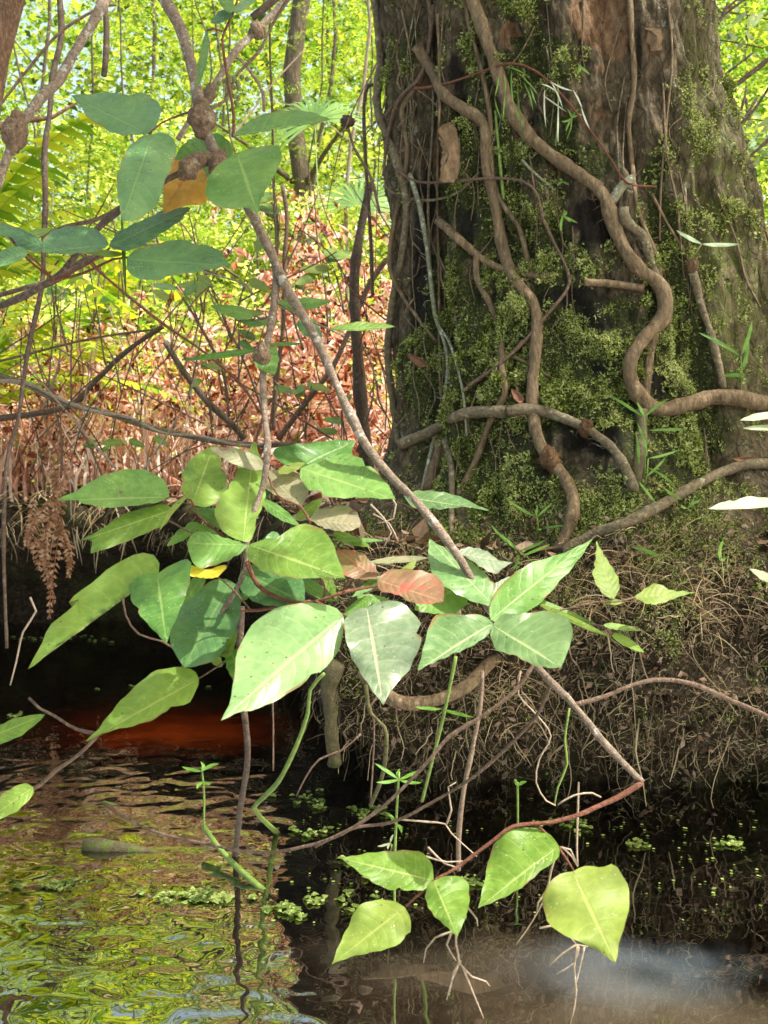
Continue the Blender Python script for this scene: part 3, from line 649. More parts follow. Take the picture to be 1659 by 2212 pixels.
def frond(mb, p, a, el, L, W, n=26, droop=.06, serr=True, r=R, curl=0):
    v = Vector((math.cos(a) * math.cos(el), math.sin(a) * math.cos(el), math.sin(el))); pts = []; st = L / n; side = Vector((-math.sin(a), math.cos(a), 0))
    for j in range(n + 1):
        pts.append(p.copy()); t = j / n
        if t > .12 and j < n:
            w = W * math.sin(math.pi * min(1, (t * .82 + .16))) ** .8
            nn = side.cross(v).normalized()
            for sg in (-1, 1):
                d = (side * sg + v * .3 + nn * r.gauss(0, .08) + Vector((0, 0, -.18 - curl))).normalized() * w * r.uniform(.9, 1.08)
                wd = v * st * .40
                i = len(mb.v); K = 4
                for q in range(K + 1):
                    u = q / K; ww = wd * (1 - u ** 1.6) * 1.05 + wd * .04; c = p + d * u + Vector((0, 0, -.16 * w * u * u)); mb.v += [c - ww * (1.12 if q % 2 else .9), c + ww * (.9 if q % 2 else 1.15)]
                for q in range(K): mb.f.append((i + 2 * q, i + 2 * q + 1, i + 2 * q + 3, i + 2 * q + 2))
        p = p + v * st; v = (v + Vector((0, 0, -droop)) + side * r.gauss(0, .01)).normalized()
    mb.tube(pts, [.003 * (1 - .7 * i / n) for i in range(n + 1)], 4, cap=False)
def fern(name_label, loc, nf, L, W, az=None, mat='fern', seed=0, el=(.7, 1.3), group='ferns growing behind the stream bank', droop=.06):
    r = random.Random(seed); root = empty('fern', loc, name_label, 'fern', group)
    for k in range(nf):
        mb = MB(); mb.sm = False
        a = r.uniform(0, 6.28) if az is None else r.gauss(az, .5)
        frond(mb, loc.copy(), a, r.uniform(*el), L * r.uniform(.75, 1.15), W * r.uniform(.8, 1.1), 24, droop, r=r)
        build('frond', mb, M[mat], root, off=loc)
    return root
# big sword ferns at the left edge
for i, (px, py, Y, nf, L, az, lab) in enumerate([
        (-110, 640, 4.2, 11, 1.15, .5, 'tall green fern leaning in from the left edge behind the galled branch'),
        (-60, 900, 5.0, 10, 1.1, .4, 'yellow green fern low at the left edge in front of the dead ferns'),
        (190, 800, 5.6, 10, .95, None, 'bright green fern standing among dead red fronds below the left leaves')]):
    fern(lab, P(px, py, Y), nf, L, .13, az, seed=40 + i, el=(.5, 1.35))
proto = None
spots = [(430, 660, 7.2, 'sunlit fern just under the long horizontal leaf'), (560, 640, 8.0, 'sunlit fern behind the middle hanging stem'), (700, 700, 6.4, 'yellow green fern between the main branch and the dark saplings'), (640, 600, 9.5, 'pale sunlit fern far back left of the trunk'), (330, 640, 8.6, 'pale fern in the sun behind the left leaves'), (760, 620, 7.8, 'sunlit fern close to the left side of the big trunk'), (220, 610, 9.2, 'far sunlit fern at the left'), (500, 720, 6.1, 'low fern in the red thicket at the centre left'), (90, 680, 7.6, 'fern half hidden by twigs at the far left'), (790, 800, 5.6, 'small fern by the foot of the dark saplings'), (610, 830, 5.7, 'small green fern low beside the main branch')]
for i, (px, py, Y, lab) in enumerate(spots):
    q = P(px, py, Y); q.z = gz(q.x, q.y) + .0
    if proto is None: proto = fern(lab, q, 12, 1.0, .12, seed=77); o = proto
    else:
        o = copy_tree(proto); o['label'] = lab
    o.location = q; o.rotation_euler.z = R.uniform(0, 6.28); k = R.uniform(.75, 1.15) * (.55 if i > 8 else 1); o.scale = (k, k, k * 1.1)
# withered fern hanging over the left bank
wf = empty('withered_fern', P(105, 1040, 4.3), 'withered brown fern with curled hanging fronds over the dark left bank', 'fern')
r_ = random.Random(5)
for k, (x0, y0, x1, y1) in enumerate([(112, 985, 85, 1225), (100, 1020, 125, 1330), (118, 1040, 75, 1180), (128, 1060, 112, 1260), (90, 1080, 100, 1300), (140, 1090, 128, 1245)]):
    mb = MB(); mb.sm = False; a = P(x0, y0, 4.3); b = P(x1, y1, 4.25 + .05 * r_.random()); n = 22; pts = []
    for j in range(n + 1):
        t = j / n; c = a.lerp(b, t) + Vector((.035 * math.sin(t * 3 + k), .03 * math.sin(t * 4 + k), 0)); pts.append(c)
        w = .024 * math.sin(math.pi * (.15 + .8 * t)) + .006
        for sg in (-1, 1):
            d = (Vector((sg, r_.gauss(-.5, .4), r_.gauss(-.35, .2)))).normalized() * w; wd = Vector((0, r_.gauss(0, .006), .010))
            mb.quad(c, d, wd, .5); mb.quad(c + d * .8, d * .35 + Vector((0, .012, -.006)), wd * .7, .5)
    mb.tube(pts, .002, 4); build('frond', mb, M['fern_brown'], wf, off=wf.location)
# long brown frond shown mirrored: narrow dead frond hanging beside it is part of the same plant

# ------------------------------------------------------------------ trees and saplings behind
def spray_mb(n, seed, rad=1.6, flat=.5, size=.22):        # feathery sprays of short needles
    mb = MB(); r = random.Random(seed); mb.sm = False
    br = [Vector((r.gauss(0, 1), r.gauss(0, 1), r.gauss(0, .6))).normalized() * rad * r.uniform(.3, 1) for _ in range(max(5, n // 14))]
    for _ in range(n):
        c = r.choice(br) + Vector((r.gauss(0, 1), r.gauss(0, 1), r.gauss(0, .5))) * rad * .13; c.z *= flat
        a = r.uniform(0, 6.28); v = Vector((math.cos(a), math.sin(a), r.uniform(-.5, .15))).normalized(); sd_ = v.cross(Vector((r.gauss(0, .3), r.gauss(0, .3), 1))).normalized(); L = size * r.uniform(.6, 1.2); m = 9
        for j in range(m):
            p = c + v * L * j / m - Vector((0, 0, .02 * j * j / m * .3)); w = L * .24 * (1 - .7 * j / m)
            for sg in (-1, 1): mb.quad(p, (sd_ * sg + v * .35).normalized() * w, v * L * .022, 0)
    return mb
sp_me = [build('crown', spray_mb(330, s), M['cypress']) for s in (1, 2, 3)]
for o in sp_me: S.collection.objects.unlink(o)
br_me = [build('crown', crown_mb(Vector((0, 0, 0)), 1.5, 3600, s, .085), M['broad']) for s in (4, 5)]
for o in br_me: S.collection.objects.unlink(o)
def tree_at(name, label, cat, group, px, Y, rad, H, lean, crowns, mat='tree_bark', kind='sp', seed=0):
    r = random.Random(seed); b = P(px, 950, Y); b.z = gz(b.x, b.y) - .05
    rad = rad if rad > .09 else rad * .5; root = empty(name, b, label, cat, group); pts = []; n = 16
    for j in range(n + 1):
        t = j / n; pts.append(b + Vector((lean * t * H + .09 * math.sin(t * 9 + seed) + .04 * math.sin(t * 23 + seed), .1 * math.sin(t * 5), t * H)))
    mb = MB(); mb.tube(pts, [rad * (1.25 - .25 * min(1, j / 3)) * (1 - .55 * j / n) for j in range(n + 1)], 12, .12, seed)
    nl = 5 if rad > .03 else 2
    for _ in range(nl):
        t = r.uniform(.25, .9); q = pts[int(t * n)]; a = r.uniform(0, 6.28); v = Vector((math.cos(a), math.sin(a), .7)).normalized(); l = H * .16; pp = []
        for j in range(6): pp.append(q.copy()); q = q + v * l / 6; v = (v + Vector((r.gauss(0, .2), r.gauss(0, .2), r.gauss(0, .1)))).normalized()
        mb.tube(pp, [rad * .3 * (1 - .8 * j / 5) for j in range(6)], 6)
    build('trunk', mb, M[mat], root, off=b)
    for k, (dx, dy, z, s) in enumerate(crowns):
        src = (sp_me if kind == 'sp' else br_me)[(seed + k) % (3 if kind == 'sp' else 2)]
        c = src.copy(); S.collection.objects.link(c); c.parent = root; c.location = (dx + lean * z, dy, z - b.z); c.rotation_euler.z = r.uniform(0, 6.28); c.scale = (s, s, s)
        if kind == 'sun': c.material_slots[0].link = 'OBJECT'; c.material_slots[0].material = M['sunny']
    return root
G = 'trees of the sunny wood behind the stream'
tree_at('cypress_tree', 'grey trunk rising behind the upper centre left, thickest of the far trunks', 'tree', G, 648, 9, .10, 8, .02, [(-.8, .5, 4.6, 1.1), (.5, .2, 5.6, 1.2), (-.2, .6, 3.5, .6)], seed=1)
tree_at('cypress_tree', 'slim grey trunk just right of the thickest far trunk', 'tree', G, 697, 9.4, .045, 7, .01, [(.3, 0, 4.2, .8)], seed=2)
tree_at('cypress_tree', 'shaggy grey brown trunk next to the big mossy trunk', 'tree', G, 762, 8, .035, 7, .005, [(.2, 1, 4.4, .9)], mat='twig_pale', seed=3)
tree_at('pine_tree', 'reddish brown trunk in the top left corner', 'tree', G, -165, 4.9, .10, 7, .15, [(-1, 1, 5.2, 1.2)], 'tree_red', seed=4)
tree_at('sapling', 'slender sapling with pale bark right of the big trunk', 'tree', G, 1548, 6, .04, 5, -.02, [(.9, .6, 3.4, .5), (.6, 0, 2.3, .35)], 'twig_pale', kind='br', seed=5)
for i, (px, Y, rad, H, cr_, kd, lab) in enumerate([
        (120, 10.5, .05, 8, [(0, 0, 2.6, 1.0), (.6, .5, 4.2, 1.2), (-1, 0, 3.6, 1.1)], 'sp', 'feathery green tree behind the ferns at the upper left'),
        (330, 12, .06, 9, [(0, 0, 2.8, 1.2), (.8, 1, 4.6, 1.3), (-1, 0, 5.6, 1.2)], 'sp', 'feathery tree straight behind the main galled branch'),
        (480, 11, .04, 8, [(0, 0, 3.2, 1.1), (.8, 1, 4.9, 1.2), (-.3, .5, 2.0, .7)], 'sp', 'feathery tree right of the main galled branch'),
        (600, 14, .06, 9, [(0, 0, 3.4, 1.4), (1, 1, 5.4, 1.4)], 'sp', 'feathery tree left of the thickest far trunk'),
        (730, 13, .05, 9, [(0, 0, 2.8, 1.3), (.6, 1, 4.8, 1.3)], 'sun', 'bright leafy tree between the far trunks'),
        (230, 9, .03, 5, [(0, 0, 2.1, .7), (.2, .5, 3.1, .8)], 'sun', 'yellow green leafy sapling at the upper left'),
        (430, 8.4, .025, 4, [(0, 0, 1.75, .45), (.3, .4, 2.6, .6)], 'sun', 'small sunlit tree behind the orange leaf'),
        (800, 9.5, .03, 5, [(0, 0, 2.0, .55), (0, .4, 3.2, .8)], 'sun', 'sunlit tree showing along the left side of the big trunk'),
        (1600, 8.5, .04, 5, [(0, 0, 1.9, .8), (.2, .5, 3.0, .9)], 'sun', 'yellow leafy tree behind the right side of the big trunk'),
        (1640, 12, .05, 8, [(0, 0, 3.6, 1.5), (0, .5, 5.2, 1.4)], 'sp', 'feathery tree in the top right corner'),
        (1700, 6.5, .03, 4, [(.1, 0, 2.9, .7), (.0, 0, 1.8, .5)], 'br', 'broad leaved tree at the right edge')]):
    tree_at('leafy_tree', lab, 'tree', G, px, Y, rad, H, R.uniform(-.02, .02), cr_, kind=kd, seed=20 + i)
for i, (px, Y, H, cr_, kd, lab) in enumerate([
        (60, 7.2, 5, [(0, 0, 1.75, .55), (.3, .3, 2.5, .7)], 'sp', 'feathery young tree behind the dark upright stem'),
        (290, 7.8, 5, [(0, 0, 2.3, .6), (-.3, .3, 3.1, .7)], 'sp', 'feathery young tree between the two upper branches'),
        (540, 7.4, 5, [(0, 0, 2.5, .55), (.2, .3, 1.75, .45)], 'sp', 'feathery young tree behind the branch with two galls'),
        (700, 8.2, 5, [(0, 0, 1.9, .5), (.1, .3, 2.8, .6)], 'sp', 'feathery young tree behind the palmetto'),
        (400, 9.5, 6, [(0, 0, 3.1, .8), (0, .3, 1.9, .7)], 'br', 'broad leaved young tree behind the orange leaf')]):
    tree_at('young_tree', lab, 'tree', G, px, Y, .02, H, R.uniform(-.02, .02), cr_, kind=kd, seed=60 + i)
# far wood: one mass
def far_wood():
    mb = MB(); r = random.Random(31); mb.sm = False
    cl = []
    for _ in range(2100):
        Y = r.uniform(12, 25); X = r.uniform(-1, 1) * (Y * .62 + 2); cl.append((Vector((X, Y, r.uniform(0, 1) * Y * .5 + .6)), r.uniform(.5, 1.5)))
    for c, s in cl:
        for _ in range(105):
            p = c + Vector((r.gauss(0, 1), r.gauss(0, 1), r.gauss(0, .75))) * s * .55
            if p.z < .6: continue
            d = Vector((r.gauss(0, 1), r.gauss(0, 1), r.gauss(-.2, .6))).normalized() * r.uniform(.08, .17); mb.quad(p, d, d.cross(Vector((r.gauss(0, .6), r.gauss(0, .6), 1))).normalized() * d.length * .3)
    tag(build('far_wood', mb, M['wood']), kind='stuff')
    mb = MB()
    for _ in range(7):
        Y = r.uniform(16, 26); X = r.uniform(-1, 1) * (Y * .5 + 2); l = r.gauss(0, .03); mb.tube([Vector((X + l * z, Y, z)) for z in (.4, 3, 6, 9)], [r.uniform(.03, .08)] * 4, 8)
    tag(build('far_trunks', mb, M['tree_bark']), kind='stuff')
M['wood'] = foliage('far_foliage', [(.035, .09, .014), (.16, .28, .04), (.52, .55, .1)], .55, .5)
far_wood()
# undergrowth of bright leaves between the dead ferns and the wood
def under():
    mb = MB(); r = random.Random(33); mb.sm = False
    for _ in range(230):
        Y = r.uniform(6.6, 11.5); X = r.uniform(-.42, .06) * Y if r.random() < .75 else r.uniform(.3, .5) * Y
        c = Vector((X, Y, gz(X, Y) + r.uniform(.1, 1.0 + .05 * Y)))
        for _ in range(60):
            p = c + Vector((r.gauss(0, .2), r.gauss(0, .2), r.gauss(0, .13))); d = Vector((r.gauss(0, 1), r.gauss(0, 1), r.gauss(-.1, .4))).normalized() * r.uniform(.04, .11)
            mb.quad(p, d, d.cross(Vector((r.gauss(0, .4), r.gauss(0, .4), 1))).normalized() * d.length * .24)
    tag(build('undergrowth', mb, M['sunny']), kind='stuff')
under()
def mixed():
    mb = MB(); r = random.Random(35); mb.sm = False
    for _ in range(170):
        Y = r.uniform(5.1, 7.4); X = r.uniform(-.42, .02) * Y; c = Vector((X, Y, gz(X, Y) + r.uniform(.05, .95)))
        for _ in range(r.randint(8, 34)):
            p = c + Vector((r.gauss(0, .1), r.gauss(0, .1), r.gauss(0, .09))); d = Vector((r.gauss(0, 1), r.gauss(0, 1), r.gauss(-.1, .5))).normalized() * r.uniform(.02, .06)
            mb.quad(p, d, d.cross(Vector((r.gauss(0, .4), r.gauss(0, .4), 1))).normalized() * d.length * .26)
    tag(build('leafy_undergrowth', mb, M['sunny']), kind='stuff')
mixed()
dp = None
for i in range(15):
    q = Vector((R.uniform(-2.6, -.1), R.uniform(5.2, 6.8), 0)) if i % 3 else Vector((R.gauss(-.38, .12), R.uniform(5.3, 6.0), 0)); q.z = gz(q.x, q.y)
    if dp is None: dp = fern('dead rust brown fern standing in the thicket left of the trunk', q, 9, .85, .1, mat='fern_dead', seed=91, el=(.8, 1.45), group='dead ferns standing in the thicket', droop=.09); o = dp
    else: o = copy_tree(dp)
    xx = pix(q + Vector((0, 0, .8)))[0]; o['label'] = ('tall' if q.y < 5.8 else 'further') + ' dead rust brown fern ' + ('at the far left of the thicket' if xx < 150 else 'below the left leaves' if xx < 330 else 'behind the leaning dead stick' if xx < 520 else 'behind the main branch' if xx < 680 else 'close to the big trunk')
    o.location = q; o.rotation_euler.z = R.uniform(0, 6.28); k = R.uniform(1.0, 1.45); o.scale = (k, k, k)
def palmetto(label, c, rad, n, ax, seed):
    r = random.Random(seed); root = empty('palmetto', Vector((c.x, c.y, gz(c.x, c.y))), label, 'palm'); off = root.location
    for k, (dc, az) in enumerate(ax):
        cc = c + dc; mb = MB(); mb.sm = False; nrm = Vector((.2 * math.cos(az), -1, .7)).normalized(); u = nrm.orthogonal().normalized(); v = nrm.cross(u)
        u = Vector((1, 0, 0)); u = (u - nrm * u.dot(nrm)).normalized(); v = nrm.cross(u)
        for j in range(n):
            a = az + (j / (n - 1) - .5) * 3.9; d = (u * math.cos(a) + v * math.sin(a)); L = rad * (1 - .2 * abs(j / (n - 1) - .5)); s_ = nrm.cross(d)
            pts = [cc + d * L * t + nrm * (.0 if j % 2 else .012) * t + Vector((0, 0, -.35 * L * t ** 3)) for t in (0, .3, .6, .85, 1)]
            mb.strip(pts, [.002, .012, .012, .006, .001], s_)
        build('fan_leaf', mb, M['palm'], root, off=off); st = MB(); st.tube([off.copy(), off.lerp(cc, .5) + Vector((.05, 0, .05)), cc], [.008, .006, .004], 6); build('leaf_stalk', st, M['green_stem'], root, off=off)
palmetto('fan leaved palmetto behind the dead red ferns, left of the big trunk', P(680, 262, 7.5), .5, 26, [(Vector((0, 0, 0)), 1.9), (Vector((.3, .4, -.5)), 1.4)], 1)
palmetto('dark palmetto fan behind the right side of the big trunk', P(1630, 330, 7.0), .6, 24, [(Vector((0, 0, 0)), 1.6), (Vector((-.1, .3, -.6)), 1.2)], 2)

root = empty('added_shade_tree', Vector((-2.6, 1.4, -.4)), 'added unseen tree on the near bank whose crown shades the upper leaves', 'tree')  # unseen tree, added to cast shade on the upper leaves
mb = MB(); mb.tube([Vector((-2.6, 1.4, -.6)), Vector((-2.5, 1.5, 1)), Vector((-2.1, 1.7, 2.1)), Vector((-1.1, 1.7, 2.7)), Vector((.1, 1.5, 3.0))], [.16, .13, .1, .06, .02], 12, .1); build('trunk', mb, M['tree_bark'], root, off=root.location)
build('crown', crown_mb(Vector((.28, 1.45, 2.95)), .6, 1500, 8, .11, .35), M['broad'], root, off=root.location)

def bank_moss():
    mb = MB(); r = random.Random(66); mb.sm = False
    for _ in range(26000):
        x = r.uniform(700, 1700); y = r.uniform(1040, 1560); h, nn = hit(x, y)
        if h is None or h.z < .2: continue
        m = .55 * fbm(h * 6) + .35 * sst(1420, 1180, y) - .05
        if r.random() > m * 1.3: continue
        s = r.uniform(.004, .012)
        for _k in range(4):
            d = Vector((r.gauss(0, 1), r.gauss(-.4, .6), r.gauss(.3, 1))).normalized() * s; mb.quad(h + Vector((0, -.004 - .012 * r.random() * (m > .3), 0)), d, d.cross(Vector((r.gauss(0, .3), 1, .3))).normalized() * s * .18)
    tag(build('bank_moss', mb, M['moss']), kind='stuff')
bank_moss()
# ------------------------------------------------------------------ stems, vines, twigs
def path2(pts, Y, step=18):
    """pts: (x, y) or (x, y, Y) -> 3-D path"""
    q = [(p[0], p[1], p[2] if len(p) > 2 else Y) for p in pts]; return [P(a, b, c) for a, b, c in cr(q, step)]
def radii(path, r0, r1, ph=None):
    n = len(path); ph = R.random() * 9 if ph is None else ph
    return [lerp(r0, r1, i / (n - 1)) * p.y / 2200 * (1 + .24 * fbm(Vector((i * .22, ph, 0)), 3)) for i, p in enumerate(path)]
def stem(name, label, cat, pts, Y, r0, r1, mat, group=None, knob=.12, parent=None, off=None, n=8):
    path = path2(pts, Y); mb = MB(); mb.tube(path, radii(path, r0, r1), n, knob, R.random() * 9)
    if parent is not None: return build(name, mb, M[mat], parent, off=off)
    return tag(build(name, mb, M[mat], loc=path[-1].copy()), label, cat, group)
def on_trunk(pts, rpx, lift=.6, step=14):
    q = cr(pts, step); Ys = []
    for x, y in q:
        h, _ = hit(x, y); Ys.append(h.y if h is not None else None)
    good = [v for v in Ys if v is not None] or [3.3]
    for i, v in enumerate(Ys):
        if v is None or v > 4.2:
            c = [w for w in Ys[max(0, i - 8):i + 9] if w is not None and w < 4.2]; Ys[i] = (sum(c) / len(c)) if c else min(3.6, sum(good) / len(good))
    sm = [min(sum(Ys[max(0, i - 3):i + 4]) / len(Ys[max(0, i - 3):i + 4]), Ys[i] + .004) for i in range(len(Ys))]
    sm = [sum(sm[max(0, i - 1):i + 2]) / len(sm[max(0, i - 1):i + 2]) for i in range(len(sm))]
    return [P(x, y, Y - lift * rpx * Y / 2200 - .004) for (x, y), Y in zip(q, sm)]
def vine(label, pts, r0, r1, mat='vine', lift=.6, knots=(), group='vines climbing the big mossy trunk', cat='vine', name='climbing_vine', knob=.16):
    path = on_trunk(pts, (r0 + r1) / 2, lift); mb = MB(); mb.tube(path, radii(path, r0, r1), 10 if r0 > 5 else 6, knob, R.random() * 9)
    if r0 > 4.5:
        for _ in range(int(len(path) * 1.1)):
            i = R.randrange(1, len(path) - 1); rr = (r0 + r1) / 2 * path[i].y / 2200; p = path[i] + Vector((R.choice((-1, 1)) * rr * .7, 0, 0)); v = Vector((R.gauss(0, 1), R.uniform(-.1, .5), R.gauss(-.3, .8))).normalized(); q = [p.copy()]
            for _k in range(4): p = p + v * R.uniform(.004, .02); v = (v + Vector((R.gauss(0, .5), R.uniform(0, .3), R.gauss(0, .5)))).normalized(); q.append(p.copy())
            mb.tube(q, [.0012, .001, .0008, .0007, .0004], 3, cap=False)
    loc = path[-1].copy()
    if knots:
        root = empty(name, loc, label, cat, group); build('stem', mb, M[mat], root, off=loc)
        for (x, y, r) in knots:
            p = min(path, key=lambda q: (pix(q)[0] - x) ** 2 + (pix(q)[1] - y) ** 2); s = r * p.y / 2200; kb = MB(); kb.blob(p + Vector((0, -s * .2, 0)), s, s, s * 1.25, .35, 1.6, seed=x); build('knot', kb, M['knot'], root, off=loc)
        return root
    return tag(build(name, mb, M[mat], loc=loc), label, cat, group)
M['knot'] = bark('vine_knot', [(.06, .03, .012), (.2, .11, .05), (.34, .21, .1)], 110, bd=.008)
vine('thickest serpentine vine sweeping in an S down the right front of the trunk', [(1010, -20), (1035, 40), (1060, 110), (1080, 170), (1100, 230), (1140, 290), (1190, 335), (1250, 375), (1300, 415), (1320, 470), (1345, 530), (1380, 580), (1420, 610), (1437, 650), (1430, 690), (1400, 720), (1370, 760), (1360, 810), (1385, 860), (1425, 885), (1480, 875), (1540, 858), (1600, 862), (1690, 880)], 13, 17, lift=.75)
vine('long knobbly vine zigzagging down the left middle of the trunk to a big knot', [(900, 100), (930, 150), (960, 205), (1010, 240), (1045, 270), (1050, 360), (1070, 440), (1085, 530), (1110, 600), (1150, 650), (1160, 700), (1155, 780), (1150, 860), (1160, 940), (1185, 990), (1225, 1040), (1240, 1090), (1225, 1150), (1205, 1195)], 11, 14, lift=.7, knots=((1185, 985, 20), (1204, 1004, 17)))
vine('thin vine running down beside the knobbly zigzag vine', [(1005, -10), (1015, 60), (1040, 150), (1058, 250), (1062, 360), (1080, 430), (1120, 490), (1140, 560), (1152, 590)], 5, 6)
vine('short stout vine slanting right across the left middle of the trunk', [(945, 475), (1000, 525), (1050, 565), (1100, 585), (1160, 597), (1195, 598)], 9, 7, lift=.8)
vine('dark vine dropping from the slanting vine towards the root arch', [(1032, 545), (1030, 600), (1060, 660), (1080, 720), (1085, 800), (1090, 850), (1055, 920), (1030, 990), (990, 1070)], 7, 7)
vine('left half of the thick root arch low on the trunk, mossy', [(862, 962), (930, 932), (985, 900), (1030, 890), (1095, 890)], 11, 13, 'vine_grey', lift=.9, group='roots arching over the mossy trunk foot', name='root', cat='root')
vine('right half of the thick root arch with a round knot on it', [(1095, 888), (1160, 885), (1220, 905), (1265, 925), (1320, 965), (1350, 1010), (1372, 1062)], 13, 10, 'vine_grey', lift=1.1, knots=((1263, 925, 16),), group='roots arching over the mossy trunk foot', name='root', cat='root')
vine('long smooth root sloping down left along the top of the bank', [(1690, 1003), (1620, 1003), (1560, 1020), (1490, 1055), (1430, 1090), (1350, 1130), (1280, 1155), (1215, 1192)], 11, 13, 'vine_grey', lift=1.0, group='roots arching over the mossy trunk foot', name='root', cat='root')
vine('brown vine twisting down the left edge of the trunk from the top', [(925, -10), (932, 60), (922, 140), (897, 190), (868, 240), (880, 320), (870, 400), (848, 500), (842, 580), (870, 640), (905, 690), (940, 735)], 6, 4)
vine('pale lichen coated hanging vine in front of the left buttress', [(885, 375), (905, 440), (920, 520), (930, 600), (940, 680), (965, 760), (962, 860), (935, 960), (911, 1057)], 5, 4, 'twig_lich', lift=3)
vine('thin pale twig forking off the lichen coated vine', [(945, 700), (975, 750), (1000, 850), (1008, 942)], 3, 3, 'twig_lich', lift=4)
vine('straight thin vine right of centre running from the top to the broken limb', [(1360, -10), (1365, 80), (1370, 180), (1358, 265), (1365, 350), (1375, 440), (1395, 500), (1420, 560), (1430, 635)], 6, 5)
vine('short pale broken limb behind the serpentine vine', [(1318, 440), (1345, 400), (1368, 385)], 9, 10, 'twig_lich', lift=1)
vine('pale peeling vine beside the upper bend of the serpentine vine', [(1345, 450), (1352, 480), (1385, 505), (1400, 545), (1412, 580), (1422, 620)], 12, 9, 'vine_grey', lift=.6)
for k, (dx, lab) in enumerate(((0, 'inner one of the bundle of long thin stems down the right edge of the trunk'), (9, 'middle one of the bundle of long thin stems down the right edge of the trunk'), (19, 'outer one of the bundle of long thin stems down the right edge of the trunk'))):
    stem('climbing_vine', lab, 'vine', [(1488 + dx, -10, 3.45), (1518 + dx, 120, 3.45), (1556 + dx * .6, 230, 3.42), (1590 + dx * 1.2, 330, 3.4), (1620 + dx * .5, 430, 3.38), (1648 + dx, 540, 3.35), (1672 + dx, 700, 3.3)], 3.4, 4, 4, 'vine', 'vines climbing the big mossy trunk')
vine('dark stub ended stem standing on the right buttress', [(1492, 575), (1500, 600), (1512, 650), (1535, 720), (1553, 790), (1562, 838)], 9, 8, 'vine_grey', lift=1, knots=((1492, 578, 13),))
vine('thin vine leading diagonally down to the stub ended stem', [(1408, 420), (1440, 480), (1470, 530), (1492, 575)], 3, 3, lift=1.2)
vine('fine arching tendril crossing the upper trunk from left to right', [(893, 193), (960, 182), (1040, 155), (1100, 137), (1150, 150), (1200, 190), (1270, 275), (1320, 345), (1355, 395), (1418, 403)], 2.6, 2.2, 'twig_red', lift=9, knob=.3)
vine('pale reddish tendril bowing across the trunk middle and hanging to the right', [(852, 365), (900, 392), (970, 393), (1060, 385), (1130, 392), (1160, 420), (1172, 470), (1195, 520), (1228, 590), (1225, 625), (1190, 670), (1130, 740), (1075, 790), (1010, 835)], 2.6, 4, 'twig_brown', lift=5)
vine('thick short root lying level beside the serpentine vine elbow', [(1262, 610), (1310, 612), (1350, 616), (1390, 622)], 8, 9, 'vine', lift=1)
vine('thin sagging loop across the left buttress', [(828, 400), (860, 422), (920, 433), (985, 418), (1035, 372)], 3, 2.5, 'vine_grey', lift=3)
vine('slim root dropping straight to the bank below the root arch', [(960, 950), (974, 1000), (976, 1060), (975, 1150), (980, 1180)], 7, 6, 'vine_grey', lift=1)
vine('stout root pillar under the left of the root arch', [(945, 930), (950, 970), (935, 1020), (925, 1060)], 15, 12, 'vine', lift=.4)
vine('mossy upright root behind the root arch end', [(1385, 885), (1385, 950), (1378, 1010), (1372, 1050)], 13, 12, 'vine_moss', lift=.4)
vine('loose stem hugging the left side of the serpentine vine lower bend', [(1420, 700), (1405, 760), (1398, 820), (1390, 880)], 9, 9, 'vine', lift=.2)
vine('thin vertical vine down the left of the hollow', [(945, 30), (950, 200), (945, 400), (948, 600), (950, 800), (958, 930)], 3, 3, lift=1.5)
vine('thin vertical stem left of the dead bark plate', [(930, 60), (936, 250), (925, 430), (932, 640)], 3.5, 3, 'vine_grey', lift=1.5)
vine('fine dark vine down the right buttress, nearer the middle', [(1440, -10), (1452, 120), (1440, 260), (1428, 400), (1425, 520)], 2.6, 2.4, lift=1.5)
vine('fine dark vine down the right buttress, nearer the edge', [(1432, 180), (1440, 330), (1462, 440), (1470, 520), (1478, 600)], 2.4, 2.4, lift=1.5)
vine('wiry vine low on the right buttress', [(1550, 420), (1590, 520), (1610, 600), (1640, 660)], 2.4, 2.4, lift=1.5)
vine('green tinged straight shoot beside the serpentine vine top', [(1070, 240), (1078, 330), (1085, 400), (1088, 430)], 3, 3, 'green_stem', lift=2)
vine('thick vine along the outer left edge of the trunk', [(808, -10), (822, 120), (815, 230), (850, 330), (878, 430), (870, 540), (850, 640), (838, 760), (850, 880), (862, 960)], 9, 8, 'vine_grey', lift=.5)
vine('reddish vine crossing the top left of the trunk', [(938, 10), (925, 110), (905, 170), (862, 215), (838, 290), (828, 380)], 5, 4, 'twig_brown', lift=3)
vine('short broken twig stuck to the moss above the hollow', [(1127, 345), (1150, 370), (1195, 408)], 3.5, 2.5, 'twig_lich', lift=2)
vine('dark root slanting through the olive moss', [(1108, 770), (1150, 790), (1195, 820)], 4, 3, 'vine_moss', lift=1)
vine('fork of the dark vine above the root arch', [(1130, 735), (1100, 770), (1040, 815), (1000, 845)], 4, 4, 'vine', lift=1.2)
M['twig_lich'] = M.get('twig_lich')
rr_ = random.Random(9)
